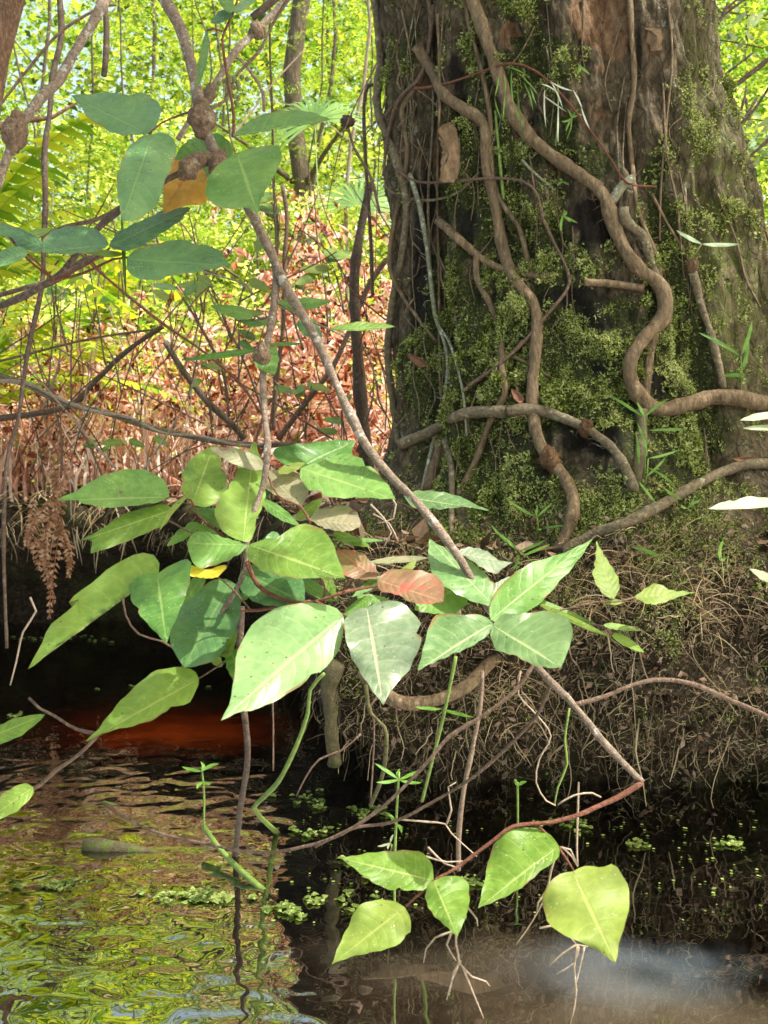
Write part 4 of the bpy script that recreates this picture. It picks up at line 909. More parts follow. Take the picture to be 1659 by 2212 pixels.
for k in range(70):
    x = rr_.uniform(850, 1560) if k % 2 else rr_.gauss(900, 45); y = rr_.uniform(-20, 950); L = rr_.uniform(90, 330); dx = rr_.gauss(0, 45)
    vine('hair thin ' + ('long' if L > 210 else 'short') + ' root ' + ('slanting right' if dx > 20 else 'slanting left' if dx < -20 else 'running straight') + (' on the upper' if y < 250 else ' on the middle' if y < 600 else ' on the lower') + (' left edge of the trunk' if x < 900 else ' trunk beside the bark plate' if x < 1010 else ' trunk centre' if x < 1250 else ' trunk by the serpentine vine' if x < 1420 else ' right buttress'), [(x, y), (x + dx * .4 + rr_.gauss(0, 10), y + L * .4), (x + dx * .7 + rr_.gauss(0, 14), y + L * .7), (x + dx, y + L)], rr_.uniform(1.2, 2.6), 1.1, rr_.choice(('vine', 'vine_grey')), lift=2, group='hair thin roots on the trunk', name='thin_root', cat='root')

# saplings and sticks between the stream and the thicket
G2 = 'woody stems in the thicket left of the trunk'
for lab, pts, Y, r0, r1, mat in [
    ('dark sapling rising right of the main branch up to the trunk edge', [(800, 395), (775, 520), (765, 620), (770, 720), (778, 850), (795, 1015)], 4.6, 10, 14, 'twig_dark'),
    ('thin reddish hooked stem hanging from the trunk edge', [(812, 182), (795, 185), (786, 230), (790, 350), (800, 500), (805, 640)], 4.2, 4, 4, 'twig_brown'),
    ('stem crossing the dark sapling from upper right', [(835, 560), (800, 610), (765, 690), (720, 790), (660, 870), (600, 950)], 4.7, 6, 6, 'twig_brown'),
    ('slender sapling between the middle stem and the dark sapling', [(610, 400), (620, 470), (615, 560), (612, 700), (600, 800), (590, 930)], 4.9, 5, 5, 'twig_brown'),
    ('leaning dead stick with a broken top in front of the red ferns', [(357, 738), (395, 800), (450, 870), (500, 915), (528, 948)], 4.6, 6, 8, 'tree_bark'),
    ('forked dead branch rising right over the red ferns', [(352, 705), (320, 725), (260, 770), (200, 830), (140, 880), (-10, 905)], 4.4, 5, 7, 'twig_dark'),
    ('long thin rod reaching right to the forked dead branch tip', [(335, 712), (270, 720), (180, 735), (60, 765), (-20, 785)], 4.4, 2.5, 3, 'twig_brown'),
    ('long twisted grey vine sagging across the whole left side', [(-20, 808), (50, 828), (130, 868), (230, 892), (330, 925), (400, 940), (480, 955), (570, 962), (640, 958)], 4.2, 7, 6, 'vine_grey'),
    ('second strand twisted round the long sagging vine', [(-20, 822), (60, 828), (120, 858), (200, 888), (280, 902), (350, 935), (430, 942), (520, 962), (600, 955)], 4.18, 4, 3, 'twig_pale'),
    ('thin upright stem at the far left edge', [(128, -10), (132, 80), (112, 170), (108, 240), (96, 330), (98, 430), (95, 520), (90, 620), (60, 760), (40, 900), (15, 1000), (8, 1180), (15, 1400)], 2.6, 7, 4, 'twig_dark'),
    ('thin stem sloping through the red ferns below the left leaves', [(170, 545), (230, 600), (340, 690), (440, 760), (520, 830), (560, 890)], 3.6, 3, 3, 'twig_red'),
    ('fine reddish twig arching from the left edge to the red ferns', [(-10, 640), (60, 620), (120, 600), (180, 560), (250, 545)], 2.4, 6, 3, 'twig_dark'),
    ('dark crooked branch beneath the left leaf cluster', [(-20, 665), (30, 650), (90, 620), (115, 610), (180, 570), (240, 545)], 2.2, 7, 5, 'twig_dark'),
    ('dark broken branch poking in at the top centre', [(545, 38), (570, 18), (600, -8)], 2.4, 7, 8, 'twig_dark'),
    ('straight thin shoot behind the right galled branch', [(583, -10), (583, 100), (588, 250), (592, 420), (600, 590)], 3.2, 2, 3, 'twig_dark'),
    ('dry shoot slanting right with tiny dried flowers', [(500, 295), (545, 240), (590, 180), (660, 105)], 2.8, 2.2, 1.6, 'root_pale'),
    ('dry seed head on a thin curved stalk', [(750, 265), (765, 320), (800, 380), (820, 460)], 3.4, 3, 3, 'twig_brown'),
    ('dark drooping twig with a rotten tip at the upper left', [(226, -5), (230, 70), (228, 130), (224, 165)], 2.4, 5, 7, 'twig_dark'),
    ('curved thin twig arching from the upper left over the ferns', [(-10, 240), (60, 150), (130, 70), (210, 20), (250, 10)], 2.5, 3, 3, 'twig_brown'),
    ('dead stick slanting from the middle stem to lower left', [(380, 620), (430, 700), (480, 800), (495, 900)], 4.4, 3, 3, 'twig_brown')]:
    stem('woody_stem', lab, 'stem', pts, Y, r0, r1, mat, G2)
mb = MB(); c = P(750, 262, 3.4); mb.blob(c, .022, .022, .018, .6, 3, seed=3); tag(build('seed_head', mb, M['twig_dark'], loc=c.copy()), 'small dark dried seed head on a stalk left of the trunk', 'seed head')
rt = random.Random(17)
for k in range(110):
    Y = rt.uniform(3.9, 5.6); x = rt.uniform(-20, 820); y = rt.uniform(380, 900); L = rt.uniform(150, 420); a = rt.gauss(1.45, .5); dx, dy = L * math.cos(a) * rt.choice((-1, 1)), L * math.sin(a)
    pts = [(x, y), (x + dx * .35 + rt.gauss(0, 12), y + dy * .35), (x + dx * .7 + rt.gauss(0, 12), y + dy * .7), (x + dx, y + dy)]
    tm = rt.choice(('twig_dark', 'twig_brown', 'twig_red', 'twig_brown', 'twig_pale')); mx, my = (pts[0][0] + pts[-1][0]) / 2, (pts[0][1] + pts[-1][1]) / 2
    tl = ('long ' if L > 290 else 'short ') + {'twig_dark': 'dark', 'twig_brown': 'brown', 'twig_red': 'reddish', 'twig_pale': 'pale'}[tm] + ' twig ' + ('upright' if abs(dx) < 60 else 'leaning left' if dx > 0 else 'leaning right') + (' among the upper leaves' if my < 600 else ' high in the red ferns' if my < 800 else ' low in the red ferns') + (' at the far left' if mx < 150 else ' under the left leaf spray' if mx < 330 else ' left of the hanging gall stem' if mx < 530 else ' behind the main branch' if mx < 690 else ' beside the big trunk')
    stem('thin_twig', tl, 'twig', pts, Y, 1.1, rt.choice((1.6, 2, 2.8)), tm, 'thin dead twigs among the red ferns', n=5)
for k in range(14):
    x = rt.uniform(1500, 1680); y = rt.uniform(-20, 300); L = rt.uniform(150, 400); a = rt.uniform(1.8, 2.6)
    stem('thin_twig', ('dark' if y < 60 else 'thin') + (' short' if L < 230 else ' long') + ' bare stem ' + ('in the top right corner' if y < 100 else 'at the right edge beside the leaning trunk edge' if y < 200 else 'low at the right edge behind the trunk') + (', nearly level' if a > 2.25 else ', steep'), 'twig', [(x + 60, y), (x + 60 + L * math.cos(a) * .5, y + L * math.sin(a) * .5 + 15), (x + 60 + L * math.cos(a), y + L * math.sin(a))], rt.uniform(3.8, 5.0), 2.5, 3.5, rt.choice(('twig_brown', 'tree_bark')), 'thin stems right of the big trunk', n=5)

# ------------------------------------------------------------------ leaves
def prof(kind, t):
    if kind == 'la': v = (t ** .75) * ((1 - t) ** .85) / .53
    elif kind == 'br': v = (t ** .33) * ((1 - t) ** .75) * (1 - .15 * t) / .66
    else: v = (t ** .5) * ((1 - t) ** .82) / .59
    return min(v, 1.05)
def leaf(parent, off, b, tip, L, Rr, mat, Y, kz=1.15, kx=None, bend=0, kind='ov', oL=None, oR=None, fold=.0, curl=.0, name='leaf', label=None, r=R, loc=None, wav=1.0):
    """b, tip: ends of the midrib; L, R: half widths (or outlines oL, oR) in view units; the blade lies in a plane leaning back by kz"""
    kx = r.uniform(-.4, .4) if kx is None else kx; fold = fold or r.uniform(-.28, .1); curl = curl or r.uniform(-.16, .12)
    nt_, ns = 22, 5; dx, dy = tip[0] - b[0], tip[1] - b[1]; ln = math.hypot(dx, dy); nx_, ny_ = dy / ln, -dx / ln
    def edge(o):
        q = cr([b] + list(o) + [tip], 6); acc = [0]
        for a, c in zip(q, q[1:]): acc.append(acc[-1] + math.dist(a, c))
        out = []
        for i in range(nt_ + 1):
            d = acc[-1] * i / nt_
            for j in range(len(acc) - 1):
                if acc[j + 1] >= d - 1e-9: u = (d - acc[j]) / max(1e-9, acc[j + 1] - acc[j]); out.append((lerp(q[j][0], q[j + 1][0], u), lerp(q[j][1], q[j + 1][1], u))); break
        return out
    mb = MB(); mb.uv = []; ph = r.uniform(0, 9); bites = [(r.uniform(.2, .9), r.choice((-1, 1)), r.uniform(.05, .2)) for _ in range(r.choice((0, 1, 1, 2)))] if ln > 70 and wav else []
    eL = edge(oL) if oL else None; eR = edge(oR) if oR else None
    sc = Y / 2200
    for i in range(nt_ + 1):
        t = i / nt_; bd = bend * 4 * t * (1 - t); c = (b[0] + dx * t + nx_ * bd, b[1] + dy * t + ny_ * bd)
        def e_(sgn, W, e):
            if e: q = e[i]
            else:
                w = prof(kind, t) * W * (1 + wav * (.05 * math.sin(t * 17 + ph) + .035 * math.sin(t * 31 + ph * 2))); q = (c[0] + sgn * nx_ * w, c[1] + sgn * ny_ * w)
            if e and 0 < i < nt_: k_ = wav * 1.3 * math.sin(t * 40 + ph); q = (q[0] + sgn * nx_ * k_, q[1] + sgn * ny_ * k_)
            return q
        l, rg = e_(1, L, eL), e_(-1, Rr, eR)
        for bt, bs_, bd_ in bites:
            if abs(t - bt) < .03:
                if bs_ > 0: l = (lerp(l[0], c[0], bd_), lerp(l[1], c[1], bd_))
                else: rg = (lerp(rg[0], c[0], bd_), lerp(rg[1], c[1], bd_))
        for j in range(-ns, ns + 1):
            s = abs(j) / ns; e = l if j < 0 else rg; x = lerp(c[0], e[0], s); y = lerp(c[1], e[1], s)
            wpx = math.dist(c, e) * s
            dz = kz * (b[1] - y) * sc + kx * (x - b[0]) * sc - fold * wpx * sc + curl * (t * t) * ln * sc
            dz += wpx * sc * .26 * math.sin(t * 13 + ph + j * .2) * s + sc * ln * .016 * math.sin(t * 9 * 6.28 - s * 6) * min(1, s * 2) * (1 - s)
            mb.v.append(P(x, y, Y + dz)); mb.uv.append((t, .5 + .5 * j / ns))
    m = 2 * ns + 1
    for i in range(nt_):
        for j in range(m - 1): mb.f.append((i * m + j, i * m + j + 1, (i + 1) * m + j + 1, (i + 1) * m + j))
    if parent is None:
        o = build(name, mb, M[mat], loc=P(b[0], b[1], Y))
    else: o = build(name, mb, M[mat], parent, off=off)
    if label: o['label'] = label
    return o
def gall(parent, off, x, y, Y, rx, ry, seed, tilt=0, nz=.22):
    s = Y / 2200; mb = MB(); mb.blob(P(x, y, Y), rx * s, rx * s, ry * s, nz, 1.3, 24, 16, Vector((math.sin(tilt), 0, math.cos(tilt))), seed); 
    ax = Vector((math.sin(tilt), 0, math.cos(tilt)))
    for sg in (-1, 1): mb.blob(P(x, y, Y) + ax * sg * ry * s * .8, rx * s * .55, rx * s * .55, ry * s * .6, nz, 2, 16, 10, ax, seed + sg)
    for _ in range(5): d = Vector((R.gauss(0, 1), R.gauss(-.5, .6), R.gauss(0, 1))).normalized(); mb.blob(P(x, y, Y) + d * rx * s * .62, rx * s * .42, rx * s * .42, rx * s * .42, .3, 2, 12, 8, None, seed + _)
    o = build('gall', mb, M['gall'], parent, off=off); return o
# --- A: the long galled main branch with its leaves
YA = 1.62
rootA = empty('shrub_branch', P(345, -20, 1.7), 'longest galled branch, pale, slanting from top left to lower right with many leaves', 'branch'); oA = rootA.location.copy()
def partA(name, pts, r0, r1, mat='lichen_bark', Y=YA, knob=.14): return stem(name, None, None, pts, Y, r0, r1, mat, parent=rootA, off=oA, knob=knob, n=12)
A_pts = [(340, -25, 1.72), (385, 50, 1.7), (413, 140, 1.68), (428, 215, 1.66), (436, 255, 1.65), (462, 325, 1.64), (500, 390, 1.63), (540, 455, 1.62), (585, 545, 1.6), (625, 635, 1.58), (680, 725, 1.56), (735, 850, 1.53), (790, 960, 1.5), (845, 1030, 1.48), (905, 1090, 1.46), (985, 1195, 1.42), (1060, 1320, 1.4), (1160, 1440, 1.37), (1240, 1523, 1.35), (1310, 1610, 1.33), (1388, 1690, 1.31)]
partA('main_stem', A_pts, 12.5, 7)
partA('twig', [(1388, 1690, 1.31), (1340, 1720, 1.3), (1300, 1738, 1.29), (1250, 1760, 1.28), (1190, 1776, 1.27), (1110, 1785, 1.26), (1060, 1820, 1.25), (985, 1875, 1.24), (937, 1903, 1.23), (877, 1958, 1.22)], 6, 2.5, 'twig_red')
partA('twig', [(1240, 1523, 1.35), (1310, 1503, 1.36), (1370, 1478, 1.37), (1430, 1468, 1.38), (1500, 1478, 1.39), (1560, 1505, 1.4), (1620, 1530, 1.4), (1690, 1562, 1.4)], 4.5, 5.5, 'twig_brown')
partA('twig', [(1150, 1775, 1.27), (1190, 1810, 1.26), (1220, 1850, 1.25), (1240, 1882, 1.25)], 3, 2, 'twig_red')
partA('twig', [(1155, 1432, 1.37), (1110, 1495, 1.36), (1040, 1548, 1.36), (970, 1592, 1.36), (920, 1650, 1.36), (830, 1740, 1.37), (740, 1800, 1.38), (660, 1828, 1.4), (560, 1842, 1.42), (440, 1822, 1.45), (330, 1795, 1.48), (250, 1755, 1.5), (225, 1738, 1.5)], 4.5, 3, 'twig_brown')
partA('twig', [(1190, 1478, 1.37), (1160, 1545, 1.4), (1100, 1610, 1.42), (1020, 1680, 1.44), (930, 1735, 1.46), (850, 1775, 1.47), (760, 1790, 1.48), (680, 1830, 1.45)], 4, 3, 'twig_brown')
partA('twig', [(470, 345, 1.64), (445, 352, 1.62), (415, 365, 1.6), (380, 378, 1.6), (320, 412, 1.6), (250, 460, 1.62), (200, 505, 1.65), (130, 590, 1.7), (50, 640, 1.75), (-20, 668, 1.8)], 6, 8, 'twig_dark')
partA('twig', [(350, 385, 1.7), (300, 420, 1.72), (220, 470, 1.74), (140, 490, 1.76), (60, 520, 1.8)], 5, 4, 'twig_brown')
partA('twig', [(515, -10, 1.75), (505, 25, 1.73), (485, 68, 1.72), (480, 85, 1.7), (490, 160, 1.7), (505, 250, 1.68), (503, 295, 1.66)], 2.5, 3, 'twig_red')
partA('twig', [(480, 68, 1.7), (462, 62, 1.7), (447, 66, 1.7)], 2, 2, 'twig_red')
partA('twig', [(440, 235, 1.7), (400, 245, 1.66), (350, 265, 1.62), (322, 290, 1.6)], 2.5, 2, 'twig_red')
gall(rootA, oA, 436, 256, 1.64, 30, 31, 1)
g1 = gall(rootA, oA, 408, 365, 1.58, 22, 21, 2, .8, .3); gall(rootA, oA, 424, 345, 1.585, 14, 26, 3, 1.2, .3); gall(rootA, oA, 470, 350, 1.62, 19, 22, 4, .5)
def LA(*a, **k): return leaf(rootA, oA, *a, **k)
LA((322, 290), (153, 206), 0, 0, 'L_dark', 1.6, oL=[(300, 291), (250, 289), (215, 270), (190, 255), (178, 235)], oR=[(334, 278), (346, 250), (345, 226), (314, 202), (296, 201), (277, 206), (240, 199), (200, 203)], kz=1.2)
LA((330, 290), (264, 478), 0, 0, 'L_dark', 1.56, oL=[(350, 286), (375, 298), (380, 312), (378, 345), (355, 395), (340, 440), (300, 474)], oR=[(305, 295), (272, 325), (262, 352), (252, 385), (255, 425), (258, 452)], kz=1.1)
LA((502, 345), (372, 352), 0, 0, 'L_mid', 1.7, oR=[(500, 312), (470, 288), (430, 295), (395, 312)], oL=[(470, 380), (420, 385), (385, 378)], kz=.8)
LA((420, 350), (352, 462), 0, 0, 'L_orange', 1.66, oL=[(446, 375), (448, 410), (445, 438), (400, 445)], oR=[(395, 345), (362, 350), (354, 368), (353, 410)], kz=1.0, wav=.5, label='yellow and orange leaf with a red blotch')
LA((512, 330), (557, 460), 0, 0, 'L_mid', 1.54, oL=[(545, 320), (590, 313), (606, 320), (609, 340), (600, 365), (580, 400), (566, 425)], oR=[(490, 343), (462, 365), (448, 390), (444, 410), (449, 430), (470, 446), (500, 452), (530, 450)], kz=1.0, kx=.1, label='broad leaf with one side in shade')
LA((502, 294), (714, 258), 0, 0, 'L_mid', 1.6, oL=[(530, 268), (560, 250), (600, 240), (650, 238), (690, 248)], oR=[(540, 290), (590, 280), (640, 272), (680, 268)], kz=1.5)
LA((447, 65), (424, 192), 14, 16, 'L_mid', 1.7, kind='la', bend=4)
LA((502, 28), (455, 50), 14, 22, 'L_dark', 1.72); LA((503, 25), (560, -12), 14, 16, 'L_pale', 1.72); LA((502, 27), (465, -15), 12, 25, 'L_mid', 1.7)
# middle-right cluster
LA((1066, 1308), (927, 1163), 0, 0, 'L_pale', 1.36, oR=[(1072, 1270), (1050, 1240), (1010, 1210), (970, 1190)], oL=[(1040, 1305), (1000, 1290), (950, 1258), (930, 1228), (925, 1195)], kz=1.3)
LA((985, 1195), (1108, 1215), 0, 0, 'L_pinkpale', 1.44, oL=[(1010, 1182), (1050, 1190), (1080, 1212)], oR=[(1010, 1205), (1040, 1225), (1070, 1240), (1090, 1225)], kz=1.4)
LA((1040, 1300), (1102, 1245), 16, 22, 'L_pinkpale', 1.42)
LA((1060, 1340), (1284, 1160), 0, 0, 'L_mid', 1.33, oL=[(1058, 1310), (1070, 1280), (1100, 1245), (1150, 1215), (1200, 1200), (1245, 1182)], oR=[(1085, 1345), (1130, 1328), (1175, 1295), (1205, 1260), (1240, 1222)], kz=1.2, kx=.1)
LA((1065, 1346), (902, 1449), 0, 0, 'L_palespot', 1.31, oR=[(1040, 1328), (1000, 1328), (960, 1325), (935, 1335), (922, 1370), (912, 1410)], oL=[(1055, 1370), (1020, 1395), (975, 1415), (935, 1432)], kz=1.3)
LA((1064, 1350), (1212, 1443), 0, 0, 'L_palespot', 1.28, oL=[(1085, 1328), (1130, 1325), (1180, 1320), (1215, 1330), (1236, 1350), (1234, 1385), (1225, 1410)], oR=[(1060, 1375), (1075, 1405), (1110, 1415), (1150, 1436), (1180, 1442)], kz=1.2)
LA((1005, 1262), (895, 1318), 0, 0, 'L_mid', 1.44, oR=[(985, 1240), (940, 1245), (910, 1270)], oL=[(1010, 1300), (980, 1325), (930, 1325)])
LA((1155, 1300), (1322, 1378), 10, 12, 'L_yg', 1.38, kind='la', label='narrow yellow leaf'); LA((1120, 1280), (1290, 1350), 10, 14, 'L_light', 1.42, kind='la')
partA('twig', [(1060, 1345, 1.4), (1130, 1330, 1.38), (1210, 1318, 1.37), (1290, 1300, 1.36), (1330, 1300, 1.36), (1370, 1291, 1.36)], 2.5, 1.8, 'twig_brown')
partA('twig', [(1215, 1345, 1.4), (1300, 1352, 1.38), (1320, 1370, 1.38)], 2, 1.5, 'twig_brown')
LA((1325, 1294), (1288, 1167), 0, 0, 'L_yg', 1.36, oL=[(1305, 1285), (1287, 1260), (1280, 1235), (1286, 1210)], oR=[(1337, 1275), (1336, 1250), (1322, 1225), (1303, 1195)])
LA((1370, 1290), (1502, 1280), 0, 0, 'L_yg', 1.36, oL=[(1395, 1270), (1420, 1260), (1450, 1275), (1480, 1277)], oR=[(1400, 1305), (1430, 1303), (1465, 1290)])
LA((1345, 1300), (1298, 1302), 9, 9, 'L_yg', 1.37); LA((1303, 1350), (1382, 1362), 11, 9, 'L_light', 1.38); LA((1322, 1370), (1392, 1410), 16, 12, 'L_light', 1.38)
LA((872, 1072), (1058, 1104), 0, 0, 'L_palespot', 1.5, oL=[(900, 1060), (950, 1062), (1000, 1075), (1030, 1090)], oR=[(885, 1090), (905, 1100), (950, 1100), (1010, 1095)])
LA((735, 1325), (690, 1455), 18, 24, 'L_pale', 1.4); LA((805, 1290), (740, 1330), 20, 18, 'L_mid', 1.42)
# bottom cluster
LA((937, 1903), (737, 1854), 0, 0, 'L_light', 1.23, oR=[(934, 1870), (920, 1848), (895, 1837), (850, 1838), (800, 1842)], oL=[(915, 1922), (880, 1923), (835, 1920), (790, 1895)], kz=1.2)
LA((937, 1903), (988, 2024), 0, 0, 'L_light', 1.21, oL=[(960, 1893), (990, 1893), (1010, 1905), (1014, 1940), (1010, 1975), (998, 2000)], oR=[(922, 1915), (920, 1945), (935, 1975), (960, 1998)], kz=1.1)
LA((875, 1960), (716, 2084), 0, 0, 'L_yg', 1.2, oR=[(845, 1945), (800, 1946), (770, 1962), (755, 1995), (735, 2035)], oL=[(888, 1990), (882, 2020), (850, 2045), (800, 2058), (755, 2068)], kz=1.1, label='light yellow green leaf, lowest at the left')
LA((1208, 1828), (1032, 1963), 0, 0, 'L_light', 1.23, oR=[(1185, 1800), (1150, 1788), (1105, 1792), (1070, 1820), (1055, 1860), (1045, 1910)], oL=[(1205, 1855), (1170, 1880), (1130, 1915), (1085, 1940)], kz=1.1)
LA((1238, 1882), (1330, 2080), 0, 0, 'L_yg', 1.19, oL=[(1265, 1870), (1300, 1874), (1322, 1866), (1345, 1890), (1360, 1930), (1355, 1980), (1340, 2030)], oR=[(1205, 1890), (1178, 1920), (1172, 1955), (1190, 2000), (1230, 2025), (1285, 2050)], kz=1.0, label='largest of the bottom leaves')
# --- M: the hanging stem with the big middle leaf cluster
rootM = empty('shrub_branch', P(598, 585, 1.6), 'stem with one small gall, bearing the dense middle leaf cluster', 'branch'); oM = rootM.location.copy()
def partM(pts, r0, r1, mat='twig_brown', name='twig'): return stem(name, None, None, pts, 1.5, r0, r1, mat, parent=rootM, off=oM, n=10)
partM([(598, 585, 1.6), (592, 660, 1.58), (578, 740, 1.56), (568, 800, 1.54), (572, 900, 1.5), (578, 960, 1.48), (570, 1040, 1.46), (548, 1110, 1.44), (533, 1175, 1.42), (530, 1230, 1.42), (500, 1290, 1.44), (465, 1345, 1.46), (415, 1415, 1.48), (393, 1445, 1.48)], 7.5, 6, 'lichen_bark', 'main_stem')
partM([(530, 1200, 1.42), (545, 1245, 1.41), (570, 1275, 1.4), (620, 1298, 1.38), (680, 1300, 1.36), (740, 1280, 1.36), (800, 1268, 1.38), (860, 1262, 1.4)], 5.5, 3, 'twig_red')
partM([(670, 1300, 1.37), (640, 1302, 1.38), (560, 1318, 1.4), (520, 1318, 1.4)], 4, 3, 'twig_red'); partM([(680, 1300, 1.36), (720, 1318, 1.34), (745, 1330, 1.33)], 4, 3, 'twig_red')
partM([(700, 1290, 1.37), (702, 1268, 1.36), (696, 1250, 1.35)], 3, 1.5, 'twig_red'); partM([(735, 1282, 1.37), (750, 1262, 1.36), (758, 1252, 1.35)], 3, 1.5, 'twig_red')
partM([(540, 1175, 1.42), (580, 1180, 1.4)], 2.5, 2, 'twig_red'); partM([(550, 1190, 1.43), (470, 1165, 1.45), (400, 1145, 1.47), (365, 1125, 1.48), (340, 1145, 1.48)], 2, 2, 'twig_brown')
partM([(490, 1165, 1.45), (430, 1115, 1.46), (412, 1080, 1.47), (365, 1073, 1.48)], 2.5, 2, 'twig_red'); partM([(670, 1130, 1.44), (650, 1095, 1.46), (600, 1070, 1.48), (572, 1010, 1.49)], 2.5, 2, 'twig_red')
partM([(500, 1418, 1.44), (470, 1440, 1.45), (430, 1465, 1.45)], 2.5, 2, 'twig_brown'); partM([(545, 1322, 1.41), (500, 1270, 1.41), (468, 1245, 1.4)], 2, 1.8, 'twig_brown')
gall(rootM, oM, 566, 768, 1.545, 17, 22, 8, 0, .3)
def LM(*a, **k): return leaf(rootM, oM, *a, **k)
LM((500, 1255), (398, 1442), 0, 0, 'L_dark', 1.5, oL=[(518, 1275), (520, 1320), (505, 1370), (470, 1420), (430, 1438)], oR=[(470, 1250), (425, 1275), (385, 1315), (367, 1360), (372, 1400)])
LM((522, 1232), (660, 1305), 0, 0, 'L_dark', 1.46, oL=[(560, 1215), (620, 1230), (655, 1255), (658, 1285)], oR=[(515, 1265), (550, 1300), (600, 1310)])
LM((366, 1074), (117, 1082), 0, 0, 'L_spot', 1.45, oR=[(362, 1050), (345, 1030), (310, 1015), (265, 1015), (215, 1030), (165, 1060)], oL=[(340, 1085), (290, 1092), (245, 1098), (190, 1090), (155, 1080)], kz=1.2, label='pointed green leaf with purple brown blotches')
LM((415, 1090), (462, 962), 0, 0, 'L_light', 1.47, oL=[(392, 1060), (395, 1020), (415, 990), (440, 972)], oR=[(450, 1095), (482, 1070), (490, 1040), (482, 1005)])
LM((520, 1150), (412, 1098), 20, 35, 'L_mid', 1.48)
LM((412, 1066), (345, 1147), 10, 9, 'L_yg', 1.4, kind='la', bend=-8, label='curled yellow green leaf')
LM((375, 1100), (168, 1170), 0, 0, 'L_light', 1.45, oR=[(355, 1088), (320, 1095), (270, 1110), (215, 1145)], oL=[(360, 1130), (320, 1150), (260, 1175), (195, 1195), (200, 1178), (196, 1165)], wav=.6)
LM((526, 1170), (550, 952), 0, 0, 'L_light', 1.38, oL=[(490, 1155), (468, 1125), (466, 1095), (490, 1050), (510, 1030), (512, 1005), (535, 975)], oR=[(545, 1165), (555, 1120), (572, 1080), (572, 1020), (562, 985)], kz=1.4)
LM((536, 1177), (404, 1172), 0, 0, 'L_mid', 1.37, oR=[(510, 1168), (480, 1160), (450, 1150), (420, 1150)], oL=[(520, 1195), (490, 1212), (450, 1225), (425, 1225), (410, 1200)], kz=1.2)
LM((538, 1176), (746, 1250), 0, 0, 'L_light', 1.36, oL=[(560, 1168), (600, 1160), (640, 1135), (680, 1135), (712, 1160), (725, 1190)], oR=[(533, 1200), (555, 1225), (600, 1242), (650, 1250), (700, 1247)], kz=1.25)
LM((470, 1247), (404, 1222), 0, 0, 'L_yellow', 1.33, oR=[(492, 1224), (480, 1220), (450, 1230), (420, 1222)], oL=[(450, 1250), (420, 1246), (406, 1242)], wav=.5, label='small bright yellow leaf')
LM((343, 1238), (60, 1446), 0, 0, 'L_light', 1.36, oR=[(344, 1215), (325, 1195), (285, 1200), (240, 1225), (190, 1265), (145, 1300), (175, 1295), (110, 1350), (85, 1400)], oL=[(300, 1245), (272, 1260), (265, 1280), (245, 1310), (215, 1325), (180, 1360), (130, 1385), (90, 1425)], kz=1.0, wav=.8, label='longest pointed light green leaf at the lower left')
LM((340, 1240), (360, 1390), 0, 0, 'L_mid', 1.34, oR=[(310, 1240), (282, 1260), (280, 1285), (300, 1325), (335, 1365)], oL=[(370, 1220), (408, 1208), (412, 1240), (405, 1275), (390, 1315), (370, 1360)], kz=1.0)
LM((500, 1417), (364, 1370), 0, 0, 'L_olive', 1.4, oR=[(512, 1375), (505, 1345), (450, 1340), (410, 1350), (380, 1350)], oL=[(470, 1420), (425, 1418), (395, 1400)], kz=1.3)
LM((430, 1466), (184, 1603), 0, 0, 'L_light', 1.38, oR=[(415, 1445), (370, 1442), (330, 1452), (290, 1485), (255, 1520), (215, 1570)], oL=[(425, 1490), (405, 1520), (370, 1530), (330, 1555), (280, 1570), (235, 1580)], kz=1.1)
LM((500, 1400), (518, 1482), 24, 28, 'L_mid', 1.43)
LM((742, 1330), (477, 1557), 0, 0, 'L_pale', 1.29, oR=[(720, 1310), (670, 1302), (615, 1308), (560, 1335), (525, 1380), (510, 1420), (505, 1470), (495, 1520)], oL=[(740, 1380), (715, 1430), (670, 1465), (620, 1500), (560, 1530), (520, 1538)], kz=1.1, kx=0, label='largest pale green leaf in the centre')
LM((793, 1312), (828, 1524), 0, 0, 'L_pinkpale', 1.28, oL=[(830, 1298), (870, 1303), (905, 1340), (912, 1370), (905, 1400), (890, 1440), (850, 1485)], oR=[(765, 1318), (744, 1340), (745, 1370), (760, 1420), (790, 1470)], kz=1.0, kx=-.1, label='broad silvery leaf pointing straight down')
LM((650, 1010), (856, 1080), 0, 0, 'L_spot', 1.52, oL=[(690, 998), (740, 980), (780, 990), (815, 1020), (840, 1050)], oR=[(648, 1030), (670, 1060), (720, 1075), (790, 1075)], kz=1.3)
LM((648, 1010), (768, 952), 0, 0, 'L_mid', 1.54, oL=[(610, 1000), (588, 975), (620, 962), (680, 955), (730, 950)], oR=[(680, 1005), (720, 985), (755, 985)], kz=1.3)
LM((572, 1010), (452, 968), 22, 28, 'L_mauve', 1.5); LM((650, 1098), (575, 1016), 0, 0, 'L_mauve', 1.48, oL=[(620, 1080), (580, 1060), (572, 1035)], oR=[(664, 1070), (660, 1045), (640, 1020), (600, 1015)])
LM((566, 1080), (648, 1136), 16, 20, 'L_mid', 1.47); LM((668, 1122), (780, 1134), 0, 0, 'L_mauve', 1.46, oL=[(685, 1100), (715, 1095), (740, 1090), (770, 1105)], oR=[(700, 1140), (740, 1148), (770, 1142)])
LM((715, 1165), (832, 1168), 9, 8, 'L_mid', 1.46, kind='la'); LM((815, 1248), (727, 1187), 0, 0, 'L_red', 1.43, oL=[(790, 1252), (750, 1245), (730, 1220)], oR=[(812, 1225), (790, 1198), (755, 1188)])
